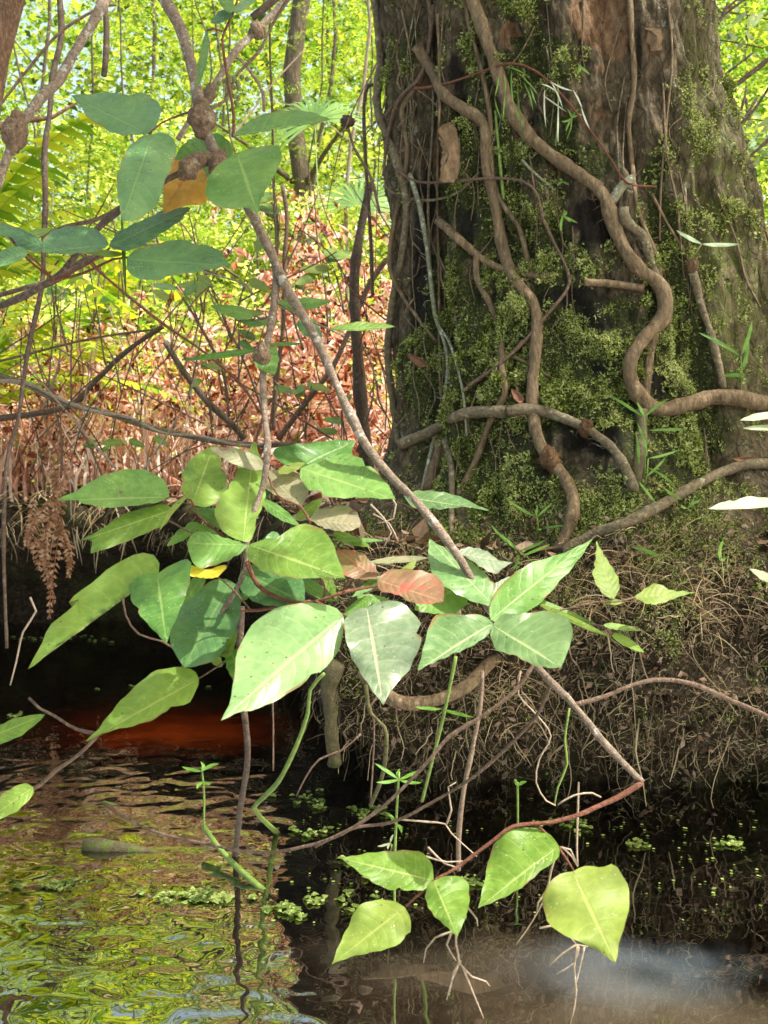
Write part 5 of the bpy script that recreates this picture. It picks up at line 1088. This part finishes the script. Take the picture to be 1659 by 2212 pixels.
LM((795, 1215), (928, 1205), 14, 10, 'L_mauve', 1.43, kind='la'); LM((815, 1252), (958, 1300), 0, 0, 'L_red', 1.37, oL=[(840, 1232), (890, 1230), (935, 1240), (958, 1262)], oR=[(820, 1275), (860, 1285), (885, 1300), (920, 1305)], label='reddish leaf with a torn pink edge')
LM((840, 1245), (760, 1290), 10, 18, 'L_mid', 1.45); LM((470, 1090), (560, 1120), 20, 14, 'L_dark', 1.5); LM((905, 1300), (845, 1245), 20, 16, 'L_light', 1.42)
LM((690, 1195), (730, 1300), 12, 24, 'L_olive', 1.45); LM((600, 1290), (680, 1262), 16, 16, 'L_mid', 1.47)
for b_, t_, l_, r_2, m_, Y_ in (((430, 1130), (360, 1180), 16, 20, 'L_mid', 1.5), ((480, 1180), (420, 1130), 18, 22, 'L_mid', 1.5), ((600, 1150), (560, 1210), 20, 24, 'L_dark', 1.5), ((640, 1120), (700, 1075), 16, 20, 'L_light', 1.5), ((440, 1050), (400, 1010), 14, 18, 'L_mid', 1.51), ((560, 1240), (520, 1300), 22, 22, 'L_mid', 1.49), ((720, 1150), (800, 1180), 14, 18, 'L_light', 1.5), ((650, 1250), (720, 1300), 20, 22, 'L_mid', 1.5), ((860, 1250), (900, 1210), 14, 14, 'L_yg', 1.5), ((770, 1290), (850, 1300), 14, 18, 'L_mid', 1.46), ((440, 1240), (400, 1300), 20, 22, 'L_mid', 1.47), ((330, 1250), (262, 1285), 9, 8, 'L_light', 1.38), ((520, 1120), (590, 1050), 18, 22, 'L_dark', 1.52), ((600, 1020), (660, 1000), 14, 14, 'L_yg', 1.53), ((480, 1440), (440, 1400), 14, 16, 'L_olive', 1.46)):
    LM(b_, t_, l_, r_2, m_, Y_)
# leaves round the gall higher up the same stem
LM((550, 682), (455, 660), 22, 18, 'L_mid', 1.62); LM((598, 655), (716, 650), 14, 26, 'L_mid', 1.62); LM((645, 690), (695, 737), 32, 24, 'L_dark', 1.63)
LM((575, 752), (388, 778), 14, 10, 'L_mid', 1.58, kind='la'); LM((570, 750), (592, 810), 34, 44, 'L_mid', 1.57, kind='br'); LM((580, 745), (655, 742), 8, 6, 'L_mid', 1.58, kind='la')
LM((710, 712), (855, 706), 22, 8, 'L_light', 1.6, kind='la')
partM([(592, 650, 1.58), (640, 680, 1.6), (712, 712, 1.6)], 2, 1.5); partM([(590, 680, 1.58), (565, 690, 1.6), (550, 682, 1.6)], 2, 1.5)
# --- D: galled branch at the far left with the flat leaves
rootD = empty('shrub_branch', P(240, -20, 1.9), 'thick galled branch slanting across the top left corner', 'branch'); oD = rootD.location.copy()
stem('main_stem', None, None, [(238, -20, 1.95), (200, 50, 1.9), (160, 115, 1.87), (125, 175, 1.85), (85, 215, 1.82), (50, 265, 1.8), (30, 300, 1.8), (12, 350, 1.78), (-15, 420, 1.76)], 1.8, 11, 10, 'lichen_bark', parent=rootD, off=oD, n=12)
gall(rootD, oD, 32, 286, 1.79, 27, 34, 12, .15)
rootF = empty('shrub_branch', P(632, -20, 2.1), 'grey branch with two galls coming in from the top centre', 'branch'); oF = rootF.location.copy()
stem('main_stem', None, None, [(635, -20, 2.1), (600, 20, 2.1), (560, 60, 2.08), (510, 110, 2.05), (478, 160, 2.02), (452, 200, 2.0), (410, 260, 1.98), (385, 300, 1.96)], 2, 8, 6, 'lichen_bark', parent=rootF, off=oF, n=10)
stem('twig', None, None, [(498, 118, 2.05), (520, 130, 2.05), (545, 160, 2.05), (568, 200, 2.05), (570, 240, 2.05)], 2, 4, 3, 'lichen_bark', parent=rootF, off=oF)
stem('twig', None, None, [(628, -10, 2.0), (590, 50, 2.0), (560, 110, 1.98), (510, 165, 1.96), (490, 215, 1.9), (462, 232, 1.85), (430, 240, 1.8)], 2, 3.5, 3, 'twig_brown', parent=rootF, off=oF)
gall(rootF, oF, 556, 66, 2.07, 19, 14, 13, 1.2); gall(rootF, oF, 453, 202, 1.99, 13, 15, 14)
rb = random.Random(8)
for _ in range(26):
    mb = MB(); c = P(rb.gauss(496, 15), rb.uniform(165, 232), rb.uniform(1.9, 1.96)); mb.blob(c, .0045, .0045, .005, .1, 1, 8, 6); build('berry', mb, M['spiderwort'], rootF, off=oF)
# --- H: the flat horizontal leaf spray at the left
rootH = empty('shrub_branch', P(110, 608, 1.6), 'spray of flat dark green leaves reaching in from the left edge', 'branch'); oH = rootH.location.copy()
def LH(*a, **k): return leaf(rootH, oH, *a, **k)
for pts in ([(-20, 560, 1.5), (50, 545, 1.52), (118, 606, 1.58)], [(118, 606, 1.58), (180, 590, 1.6), (245, 560, 1.62), (275, 556, 1.6)], [(118, 606, 1.58), (190, 570, 1.6), (238, 535, 1.6)], [(118, 606, 1.58), (60, 560, 1.56), (20, 510, 1.5)]):
    stem('twig', None, None, pts, 1.6, 3.2, 2.2, 'twig_red', parent=rootH, off=oH)
LH((235, 532), (412, 449), 0, 0, 'L_dark', 1.56, oL=[(250, 505), (280, 488), (330, 465), (370, 447)], oR=[(262, 542), (300, 535), (340, 510), (385, 480)], kz=1.8)
LH((236, 528), (90, 545), 0, 0, 'L_dark', 1.52, oR=[(225, 510), (205, 494), (170, 488), (120, 495), (95, 515)], oL=[(210, 542), (160, 548), (110, 548)], kz=1.8)
LH((274, 558), (500, 575), 0, 0, 'L_dark', 1.5, oL=[(285, 545), (320, 530), (370, 520), (390, 516), (420, 526), (465, 535), (485, 555)], oR=[(278, 590), (310, 604), (345, 604), (370, 595), (420, 588), (470, 578)], kz=1.6)
LH((96, 536), (-20, 478), 30, 22, 'L_dark', 1.5, kz=1.8); LH((60, 545), (-30, 580), 14, 34, 'L_dark', 1.46, kz=1.8); LH((60, 508), (110, 496), 14, 14, 'L_light', 1.56, kz=1.8)
LH((266, 548), (160, 536), 16, 6, 'L_light', 1.57, kz=1.8); LH((-10, 500), (62, 512), 20, 10, 'L_dark', 1.5, kz=1.8)
LH((262, 458), (272, 645), 7, 6, 'L_mid', 1.66, kind='la'); LH((330, 615), (385, 625), 10, 9, 'L_pale', 1.8, kz=1.6)
# --- small branches at the lower left and right edge
rootL = empty('shrub_branch', P(-20, 1720, 1.35), 'bare curving twig with two leaves at the lower left edge', 'branch'); oL_ = rootL.location.copy()
stem('main_stem', None, None, [(-30, 1725, 1.35), (70, 1705, 1.36), (120, 1665, 1.37), (170, 1630, 1.38), (215, 1585, 1.4)], 1.4, 4.5, 4, 'twig_brown', parent=rootL, off=oL_)
stem('twig', None, None, [(215, 1585, 1.4), (165, 1575, 1.42), (115, 1545, 1.43), (85, 1530, 1.44), (63, 1508, 1.45)], 1.4, 4, 3, 'twig_brown', parent=rootL, off=oL_)
leaf(rootL, oL_, (-40, 1600), (97, 1543), 26, 34, 'L_light', 1.32); leaf(rootL, oL_, (72, 1700), (-40, 1780), 30, 38, 'L_light', 1.33)
rootR = empty('shrub_branch', P(1720, 1080, 1.5), 'branch with whitish leaves reaching in at the right edge', 'branch'); oR_ = rootR.location.copy()
stem('main_stem', None, None, [(1710, 900, 1.5), (1722, 1080, 1.5), (1718, 1260, 1.5)], 1.5, 4, 4, 'twig_brown', parent=rootR, off=oR_)
for b, t, l, r2 in (((1700, 895), (1598, 908), 8, 18), ((1700, 925), (1604, 925), 8, 12), ((1700, 1090), (1530, 1100), 6, 34), ((1700, 1270), (1618, 1228), 16, 16)): leaf(rootR, oR_, b, t, l, r2, 'L_white', 1.5, kind='la', kz=1.0)
# broken dry sprig bits of dead leaf in front of the trunk: two curled brown leaves lodged in the moss
for b, t, lab in (((1130, 868), (1105, 840), 'curled dead brown leaf lodged where the root arch begins'), ((920, 790), (880, 765), 'crumpled dead leaf caught at the left foot of the trunk'), ((1660, 1000), (1582, 990), 'flat rusty dead leaf lying by the sloping root')):
    h, _ = hit(*b); Yh = (h.y if h is not None else 3) - .03; tag(leaf(None, None, b, t, 14, 12, 'L_brown', Yh, kz=.4, fold=.8, name='dead_leaf'), lab, 'dead leaf')

# ------------------------------------------------------------------ seedlings, grasses and plants on the bank and trunk
def sprig(name, label, cat, base, center, blades, mat, wid=5, group=None, lift=.03, Yf=None, stemr=1.4, kind='la'):
    h, _ = hit(*base); Y = Yf or ((h.y if h is not None else 3.0) - lift); root = empty(name, P(base[0], base[1], Y), label, cat, group); off = root.location.copy()
    if base != center: stem('stem', None, None, [(base[0], base[1], Y), ((base[0] + center[0]) / 2 + 3, (base[1] + center[1]) / 2, Y - .02), (center[0], center[1], Y - .03)], Y, stemr, stemr, 'green_stem', parent=root, off=off)
    for bl in blades:
        (x0, y0), (x1, y1) = (bl if isinstance(bl[0], tuple) else (center, bl)); leaf(root, off, (x0, y0), (x1, y1), wid, wid, mat, Y - .03, kz=.5, kind=kind, bend=R.uniform(-4, 4), name='blade', wav=0)
    return root
M['L_blade'] = leafmat('grass_leaf', (.08, .2, .02), (.18, .36, .05), (.3, .42, .12), .4, .35, speck=0, n_v=1)
M['L_bladep'] = leafmat('pale_grass_leaf', (.3, .42, .22), (.45, .56, .34), (.4, .5, .25), .35, .35, speck=0, n_v=1)
GG = 'grass sprigs rooted on the mossy bank'
sprig('grass_sprig', 'three bladed bright grass sprig in front of the serpentine vine bottom', 'grass', (1392, 1030), (1392, 902), [(1310, 850), (1375, 868), (1445, 862), ((1400, 930), (1488, 928)), ((1380, 1005), (1374, 935))], 'L_blade', 5, GG)
sprig('grass_sprig', 'tall leafy grass sprig right of the root arch end', 'grass', (1390, 1060), (1400, 990), [(1375, 910), (1470, 970), ((1400, 1010), (1460, 1050)), ((1395, 1030), (1440, 985)), ((1430, 1050), (1475, 1080)), ((1380, 1040), (1420, 1090))], 'L_blade', 4.5, GG)
sprig('grass_sprig', 'pair of bright blades below the knotted root', 'grass', (1160, 1160), (1160, 1118), [(1086, 1070), (1195, 1085), (1163, 1092)], 'L_blade', 4.5, GG)
sprig('grass_sprig', 'low tuft of blades behind the pointed right leaf', 'grass', (1150, 1215), (1120, 1190), [(1058, 1130), (1180, 1165), (1085, 1155), ((1130, 1200), (1190, 1175)), ((1120, 1200), (1105, 1235))], 'L_blade', 5, GG)
sprig('grass_sprig', 'flat pale blade lying across the bank below the knotted root', 'grass', (1170, 1142), (1170, 1142), [(1245, 1136), (1160, 1143)], 'L_blade', 4, GG)
sprig('grass_sprig', 'upright grass sprig at the right edge beside the thick root', 'grass', (1600, 840), (1600, 770), [(1508, 718), (1625, 690), ((1605, 800), (1618, 735)), ((1610, 810), (1560, 812))], 'L_blade', 7, GG, Yf=2.85)
sprig('grass_sprig', 'short dark blade on the bank at the right', 'grass', (1550, 1215), (1555, 1210), [(1563, 1165), (1568, 1205)], 'L_blade', 6, GG)
sprig('grass_sprig', 'wide green blade on the bank right of the pointed leaf', 'grass', (1362, 1180), (1362, 1180), [(1438, 1205)], 'L_blade', 7, GG)
sprig('grass_sprig', 'little grass sprig on top of the sloping root', 'grass', (1490, 1110), (1485, 1098), [(1515, 1078), (1470, 1090), (1500, 1068)], 'L_blade', 4, GG)
sprig('seedling', 'seedling with two long pale leaves on the right buttress', 'seedling', (1480, 572), (1516, 527), [(1460, 497), (1598, 527)], 'L_bladep', 7, kind='la')
GT = 'strap leaved tufts growing on the trunk'
sprig('strap_tuft', 'large tuft of hanging strap leaves high on the trunk by the serpentine vine', 'plant', (1095, 145), (1098, 145), [((1078, 160), (1068, 212)), ((1068, 210), (1085, 262)), ((1105, 150), (1112, 235)), ((1112, 230), (1135, 275)), ((1088, 160), (1090, 205)), ((1092, 200), (1086, 265)), (1142, 165), ((1118, 170), (1134, 318)), ((1120, 160), (1165, 210)), ((1130, 175), (1152, 245)), ((1145, 185), (1160, 228))], 'L_blade', 2.6, GT, lift=.05)
sprig('strap_tuft', 'tuft of long blades painted pale with sun glint at the upper middle of the trunk', 'plant', (1200, 315), (1205, 180), [((1167, 181), (1206, 203)), ((1172, 205), (1226, 243)), ((1188, 173), (1216, 236)), ((1177, 190), (1180, 277)), ((1206, 214), (1205, 312))], 'L_bladew', 2.6, GT, lift=.06)
sprig('strap_tuft', 'long arching blade with painted sun glint curving to the right on the upper trunk', 'plant', (1190, 176), (1190, 176), [((1190, 176), (1238, 196)), ((1238, 194), (1258, 235)), ((1256, 232), (1275, 280))], 'L_bladew', 3.2, GT, lift=.07)
sprig('strap_tuft', 'small green tuft on the moss in the trunk middle', 'plant', (1215, 468), (1215, 466), [(1212, 500), (1232, 480), (1248, 482), (1225, 455), (1205, 490), (1218, 452)], 'L_blade', 4, GT)
sprig('strap_tuft', 'tuft of small leaves right of the long pale blades', 'plant', (1225, 300), (1235, 255), [(1212, 262), (1250, 235), (1225, 235), (1262, 248), (1222, 285)], 'L_blade', 3.5, GT)
sprig('strap_tuft', 'two tiny leaves high on the trunk right of centre', 'plant', (1252, 142), (1250, 142), [(1245, 162), (1262, 150), (1275, 162)], 'L_blade', 4, GT)
sprig('strap_tuft', 'tiny leaves under the serpentine vine', 'plant', (1215, 395), (1215, 393), [(1204, 402), (1230, 400), (1208, 385)], 'L_blade', 4, GT)
# alligator weed style water plants
def water_plant(label, pts, whorls, Y, r=3, name='water_plant', top=None):
    path = path2(pts, Y); root = empty(name, path[-1].copy(), label, 'water plant', 'slender stems standing in the stream'); off = root.location.copy(); mb = MB(); mb.tube(path, radii(path, r, r), 7, .05); build('stem', mb, M['green_stem'], root, off=off)
    for (cx, cy, tips) in whorls:
        for (x, y) in tips: leaf(root, off, (cx, cy), (x, y), 6, 6, 'L_blade', Y - .005, kz=.8, kind='la', bend=R.uniform(-5, 5), wav=0)
water_plant('tall green stem rising to the right cluster with a pair of leaves half way', [(985, 1418, 2.1), (960, 1540, 2.1), (935, 1640, 2.12), (912, 1730, 2.2)], [(954, 1532, [(895, 1527), (1025, 1550)])], 2.1, 4)
water_plant('straight green shoot with a whorl of pale leaves, in front of the root bank', [(862, 1668, 1.95), (857, 1750, 1.95), (853, 1850, 1.96), (852, 1960, 1.96)], [(862, 1684, [(808, 1648), (812, 1690), (905, 1664), (912, 1690), (864, 1660)]), (855, 1780, [(835, 1755), (868, 1800)])], 1.95, 3)
water_plant('small upright shoot with narrow leaves in the open water', [(436, 1660, 1.9), (441, 1720, 1.9), (440, 1790, 1.9)], [(437, 1666, [(392, 1656), (474, 1650), (433, 1645)]), (439, 1690, [(425, 1705), (458, 1690)])], 1.9, 2.5)
water_plant('tiny shoot standing before the dark root bank', [(1118, 1690, 2.4), (1119, 1790, 2.4)], [(1118, 1698, [(1112, 1682), (1138, 1688)])], 2.4, 3)
sprig('water_plant', 'little white leaved sprig on the water left of the bottom leaves', 'water plant', (843, 1840), (843, 1820), [(815, 1828), (850, 1802), (838, 1835)], 'L_white', 4, Yf=2.25)
GS = 'thick green stems leaning out of the water'
for lab, pts, Y, r0, r1 in (('bent green stem with a pink joint dipping into the water', [(700, 1455, 1.7), (670, 1490, 1.72), (665, 1540, 1.74), (640, 1612, 1.77), (600, 1690, 1.85), (548, 1745, 2.0), (562, 1765, 2.3), (600, 1800, 2.55)], 1.8, 4, 6),
        ('thick green stem sloping down right through the water surface', [(440, 1785, 2.45), (480, 1840, 2.35), (530, 1890, 2.25), (583, 1935, 2.2)], 2.3, 6, 7),
        ('long green runner floating out to the right edge', [(1690, 1845, 2.42), (1560, 1870, 2.38), (1500, 1885, 2.35), (1440, 1900, 2.3), (1360, 1918, 2.25)], 2.3, 4, 3.5), ('thin yellow runner on the water right of the bottom leaves', [(1350, 1945, 2.2), (1420, 1952, 2.18), (1520, 1965, 2.16), (1600, 1955, 2.17)], 2.2, 2.2, 1.8),
        ('pale floating reed in the open water', [(225, 1732, 2.75), (320, 1760, 2.7), (400, 1755, 2.72), (485, 1748, 2.74)], 2.7, 3, 4)):
    stem('green_stem', lab, 'stem', pts, Y, r0, r1, 'green_stem', GS)
stem('dead_stick', 'dark dead stick standing in the water below the leaf cluster', 'stick', [(522, 1310, 1.75), (518, 1400, 1.75), (522, 1480, 1.76), (530, 1560, 1.77), (535, 1640, 1.8), (520, 1740, 1.95), (508, 1850, 2.4)], 1.8, 7, 7, 'twig_dark')
stem('dead_stick', 'light brown stick hanging before the root bank', 'stick', [(1042, 1450, 1.9), (1038, 1520, 1.9), (1022, 1610, 1.9), (1003, 1700, 1.9), (992, 1790, 1.9), (990, 1880, 1.9)], 1.9, 5, 6, 'twig_pale2')
stem('dead_stick', 'thin brown stick beside the pendent leaf, hanging to the water', 'stick', [(587, 1480, 1.8), (590, 1560, 1.8), (590, 1665, 1.8)], 1.8, 2.5, 2, 'twig_brown')
stem('root', 'thick smooth root bulging from the bank under the silvery leaf', 'root', [(780, 1450, 2.55), (830, 1500, 2.52), (880, 1520, 2.5), (950, 1510, 2.5), (1010, 1480, 2.52), (1060, 1430, 2.6), (1100, 1400, 2.7)], 2.5, 15, 17, 'vine')
stem('root', 'gnarled root hanging at the left end of the root bank', 'root', [(730, 1430, 2.62), (710, 1480, 2.62), (715, 1560, 2.63), (722, 1650, 2.66)], 2.6, 20, 14, 'vine_moss', knob=.4)
GR = 'slender pale roots trailing from the shrub'
for lab, pts, Y, r0, r1, mat in (
        ('pale tendril looping before the dark root bank', [(1125, 1450, 1.5), (1120, 1500, 1.5), (1160, 1545, 1.5), (1190, 1590, 1.5), (1165, 1640, 1.5), (1158, 1690, 1.5), (1180, 1730, 1.5), (1200, 1740, 1.5)], 1.5, 1.8, 1.6, 'root_pale'),
        ('green brown root hanging straight beside the looping tendril', [(1230, 1530, 1.6), (1220, 1600, 1.6), (1225, 1650, 1.6), (1205, 1700, 1.6), (1198, 1740, 1.6)], 1.6, 2.5, 2, 'green_stem'),
        ('curved pale root joining the red twig', [(1205, 1738, 1.3), (1240, 1718, 1.3), (1280, 1713, 1.3), (1298, 1722, 1.3)], 1.3, 2.2, 2, 'root_pale'),
        ('long straight rootlet dropping to the water through the red twig', [(1250, 1690, 1.4), (1248, 1760, 1.4), (1246, 1830, 1.4), (1248, 1870, 1.4)], 1.4, 2.2, 2, 'root_pale'),
        ('wavy mossy root hanging left of the tall green stem', [(790, 1480, 2.0), (800, 1540, 2.0), (830, 1570, 2.0), (835, 1610, 2.0), (825, 1680, 2.05), (800, 1740, 2.1)], 2.0, 4.5, 5, 'green_brown'),
        ('thin brown hanging root left of the wavy mossy root', [(815, 1505, 2.1), (800, 1525, 2.1), (808, 1560, 2.1), (806, 1640, 2.1), (800, 1730, 2.1)], 2.1, 2.5, 2, 'twig_brown'),
        ('thin brown arching root left of the root bank', [(780, 1585, 2.3), (740, 1620, 2.3), (690, 1640, 2.3), (660, 1680, 2.3), (640, 1720, 2.3)], 2.3, 2.5, 2, 'twig_brown'),
        ('white thread hanging at the lower left edge', [(65, 1290, 2.4), (78, 1320, 2.4), (50, 1365, 2.4), (35, 1430, 2.4), (22, 1480, 2.4)], 2.4, 2.4, 2, 'root_pale'),
        ('curved root bow hanging under the middle leaves', [(265, 1280, 2.6), (272, 1330, 2.6), (300, 1370, 2.6), (350, 1385, 2.6), (375, 1400, 2.6)], 2.6, 3, 2.5, 'twig_brown')):
    if mat == 'green_brown' and mat not in M: M[mat] = bark('green_brown_root', [(.06, .06, .02), (.14, .13, .05), (.22, .2, .09)], 90)
    stem('trailing_root', lab, 'root', pts, Y, r0, r1, mat, GR, n=6)
def cluster(label, segs, Y):
    root = empty('root_tuft', P(segs[0][0][0], segs[0][0][1], Y), label, 'roots', 'tufts of pale roots dangling from the shrub twigs'); off = root.location.copy()
    for s in segs:
        stem('rootlet', None, None, s, Y, 2.6, 1.2, 'root_pale', parent=root, off=off, n=6)
cluster('tuft of pale roots dangling below the small bottom leaf', [[(985, 1995), (985, 2040), (992, 2080), (975, 2120), (965, 2160)], [(992, 2080), (1020, 2110), (1050, 2120), (1058, 2130)], [(985, 2010), (940, 2025), (920, 2050), (915, 2080)], [(975, 2015), (965, 2040), (985, 2075)], [(1000, 2090), (1020, 2140), (1045, 2200)], [(1010, 1960), (1030, 1985), (1032, 2000)], [(995, 2075), (980, 2100), (970, 2150)]], 1.22)
cluster('tuft of pale roots between the two large bottom leaves', [[(1205, 1835), (1190, 1880), (1180, 1930), (1150, 1990), (1115, 2040)], [(1180, 1925), (1162, 1950), (1160, 1970)], [(1215, 1830), (1235, 1850), (1248, 1872)], [(1185, 1910), (1190, 1950), (1182, 1985)], [(1210, 1830), (1232, 1835), (1245, 1862)]], 1.24)
cluster('dark tipped tuft of roots under the largest bottom leaf', [[(1165, 2005), (1190, 2000), (1220, 2010), (1245, 2040), (1270, 2045)], [(1245, 2040), (1215, 2060), (1188, 2085)], [(1250, 2045), (1240, 2080), (1200, 2105)], [(1248, 2040), (1240, 2090), (1245, 2140), (1238, 2190), (1232, 2212)], [(1262, 2045), (1250, 2100), (1240, 2140)]], 1.22)
cluster('pale roots crossing the water behind the red twig', [[(860, 1770, 1.5), (920, 1775, 1.5), (962, 1780, 1.5), (975, 1800, 1.5), (1030, 1850, 1.5)], [(965, 1780, 1.5), (975, 1750, 1.5), (968, 1700, 1.5), (985, 1690, 1.5)], [(925, 1830, 1.3), (960, 1865, 1.3), (990, 1875, 1.3)], [(920, 1850, 1.3), (965, 1862, 1.3), (1000, 1860, 1.3)]], 1.5)
cluster('white curly rootlets behind the main branch at the bank', [[(800, 1090, 2.2), (830, 1120, 2.2), (845, 1150, 2.2), (830, 1180, 2.2)], [(805, 1110, 2.2), (840, 1130, 2.2), (860, 1170, 2.2)], [(835, 1060, 2.2), (855, 1090, 2.2), (850, 1120, 2.2), (815, 1130, 2.2)]], 2.2)

# ------------------------------------------------------------------ floating plants and log
def rosette(x, y, s, mb, r):
    for k in range(int(r.uniform(6, 12))):
        a = r.uniform(0, 6.28); d = Vector((math.cos(a), math.sin(a), 0)); c = Vector((x, y, .004)) + d * s * r.uniform(.2, 1); rad = r.uniform(.003, .0085); i = len(mb.v); n = 8
        z = r.uniform(.003, .007)
        for q in range(n): an = 6.283 * q / n; mb.v.append(Vector((c.x + rad * math.cos(an), c.y + rad * math.sin(an), z + .002 * math.cos(an * 2 + a))))
        mb.f.append(tuple(range(i, i + n)))
rw = random.Random(51)
def water_xy(px, py):
    d = P(px, py, 1) - CAM; t = -1.0 / d.z; return d.x * t, d.y * t
for lab, cx, cy, sx, sy, n in (
        ('long patch of small floating green leaves left of centre in the open water', 460, 1938, 90, 8, 40), ('small floating green patch at the left of the open water', 110, 1918, 40, 5, 16), ('floating green patch in front of the dark stick', 620, 1968, 30, 6, 10),
        ('pale floating clump just below the root bank corner', 660, 1725, 35, 8, 14), ('floating clump beside the straight green shoot', 800, 1755, 40, 8, 14), ('floating clump left of the bent green stem', 700, 1800, 45, 6, 9), ('floating clump behind the bottom leaves', 810, 1880, 40, 14, 14),
        ('floating green clump right of the red twig', 1355, 1820, 16, 5, 8), ('floating clump far out on the right water', 1575, 1822, 20, 4, 8), ('yellow floating clump left of the bottom leaf base', 1030, 1905, 22, 7, 10), ('tiny green leaves in the dark under the left bank', 130, 1382, 60, 5, 40), ('floating scum line on the right of the middle water', 740, 1960, 50, 14, 14), ('floating leaves close to the root bank foot', 1230, 1785, 60, 10, 12), ('floating green specks beneath the dark cave leaves', 330, 1480, 70, 8, 8), ('floating leaf bits at the left edge of the water', 40, 1545, 14, 4, 8)):
    mb = MB(); mb.sm = False
    for _ in range(max(4, int(n * .6))):
        x, y = water_xy(rw.gauss(cx, sx), rw.gauss(cy, sy)); rosette(x, y, rw.uniform(.008, .024) * (1 if cy > 1600 else .6), mb, rw)
    x, y = water_xy(cx, cy); tag(build('floating_weed', mb, M['weed'], loc=Vector((x, y, 0))), lab, 'water weed', 'floating patches of water weed')
def specks():
    mb = MB(); r = random.Random(61); mb.sm = False
    for _ in range(260):
        px = r.choice((r.gauss(750, 90), r.gauss(1250, 220), r.gauss(500, 160), r.gauss(1500, 120))); py = r.choice((r.gauss(1790, 25), r.gauss(1850, 50), r.gauss(1930, 40))); x, y = water_xy(px, py)
        rad = r.uniform(.0015, .005); i = len(mb.v)
        for q in range(6): mb.v.append(Vector((x + rad * math.cos(q * 1.047), y + rad * math.sin(q * 1.047), .003)))
        mb.f.append(tuple(range(i, i + 6)))
    for _ in range(320):                               # leaflets clinging to the wet foot of the bank
        px = r.choice((r.gauss(1280, 230), r.gauss(760, 60), r.uniform(690, 1650))); py = r.gauss(1735, 35); h, _ = hit(px, py)
        if h is None or h.z < .005: continue
        d = Vector((r.gauss(0, 1), -.5, r.gauss(0, 1))).normalized() * r.uniform(.006, .014); mb.quad(h + Vector((0, -.01, 0)), d, d.cross(Vector((0, 1, 0))).normalized() * d.length * .45)
    tag(build('duckweed', mb, M['weed']), kind='stuff')
specks()
mb = MB(); a = water_xy(182, 1832); b = water_xy(345, 1838); p0 = Vector((a[0], a[1], .006)); p1 = Vector((b[0], b[1], -.006)); mb.tube([p0.lerp(p1, t) for t in (0, .1, .3, .6, 1)], [.016, .021, .019, .014, .006], 12, .3)
tag(build('floating_log', mb, M['vine_moss'], loc=p0.copy()), 'short mossy stub of log floating in the open water', 'log')
# seedlings with broad leaves in the thicket, one by one
rs = random.Random(71)
for lab, x, y, Y, s in (('yellow leaved seedling behind the single gall stem', 500, 620, 4.2, 34), ('olive leaved seedling under the long horizontal leaf', 370, 640, 4.0, 30), ('bright seedling right of the main branch', 660, 830, 4.4, 26), ('seedling with light leaves near the centre of the red ferns', 460, 830, 4.3, 24), ('light green seedling low beside the leaf cluster', 310, 950, 4.3, 26), ('tiny yellow seedling in front of the red ferns', 200, 975, 4.5, 18), ('green lobed leaves between the main branch and the red ferns', 600, 430, 4.6, 34), ('seedling by the dark sapling foot', 745, 900, 4.4, 24), ('yellow green seedling left of the trunk at branch height', 745, 560, 4.8, 34), ('seedling near the single gall', 515, 700, 4.1, 28), ('yellow seedling in the sun above the red ferns at the far left', 120, 640, 4.9, 26)):
    q = P(x, y + 120, Y); root = empty('seedling', q, lab, 'seedling', 'leafy seedlings in the thicket'); off = q.copy()
    for k in range(rs.randint(3, 5)):
        c = (x + rs.gauss(0, s * 1.1), y + rs.gauss(0, s * .9)); a = rs.uniform(0, 6.28)
        stem('stem', None, None, [(c[0], c[1], Y), ((c[0] + x) / 2, (c[1] + y) / 2 + 30, Y), (x, y + 120, Y)], Y, 1, 1.5, 'twig_brown', parent=root, off=off, n=5)
        leaf(root, off, c, (c[0] + 2 * s * math.cos(a), c[1] + s * math.sin(a) * .8), s * .45, s * .45, rs.choice(('L_light', 'L_yg', 'L_light', 'L_mid')), Y, kz=1.5)
# larger leaves right of the trunk
for lab, x, y, s in (('leafy twig in the top right corner', 1580, 30, 42), ('lower leafy twig in the top right corner', 1560, 90, 38), ('maple like leafy twig at the right edge', 1630, 260, 40), ('small leafy twig at the right edge beside the trunk', 1625, 340, 34)):
    q = P(x + 60, y + 10, 4.6); root = empty('leafy_twig', q, lab, 'twig', 'leafy twigs right of the big trunk'); off = q.copy()
    stem('stem', None, None, [(x + 90, y + 14, 4.6), (x + 20, y, 4.6), (x - 40, y - 6, 4.6)], 4.6, 2, 1.2, 'twig_brown', parent=root, off=off, n=5)
    for k in range(7):
        bx = x - 40 + k * 18; leaf(root, off, (bx, y - 3), (bx + rs.gauss(-14, 10), y + rs.choice((-1, 1)) * s * rs.uniform(.3, .8)), s * .2, s * .2, rs.choice(('L_light', 'L_yg')), 4.6, kz=1.6)
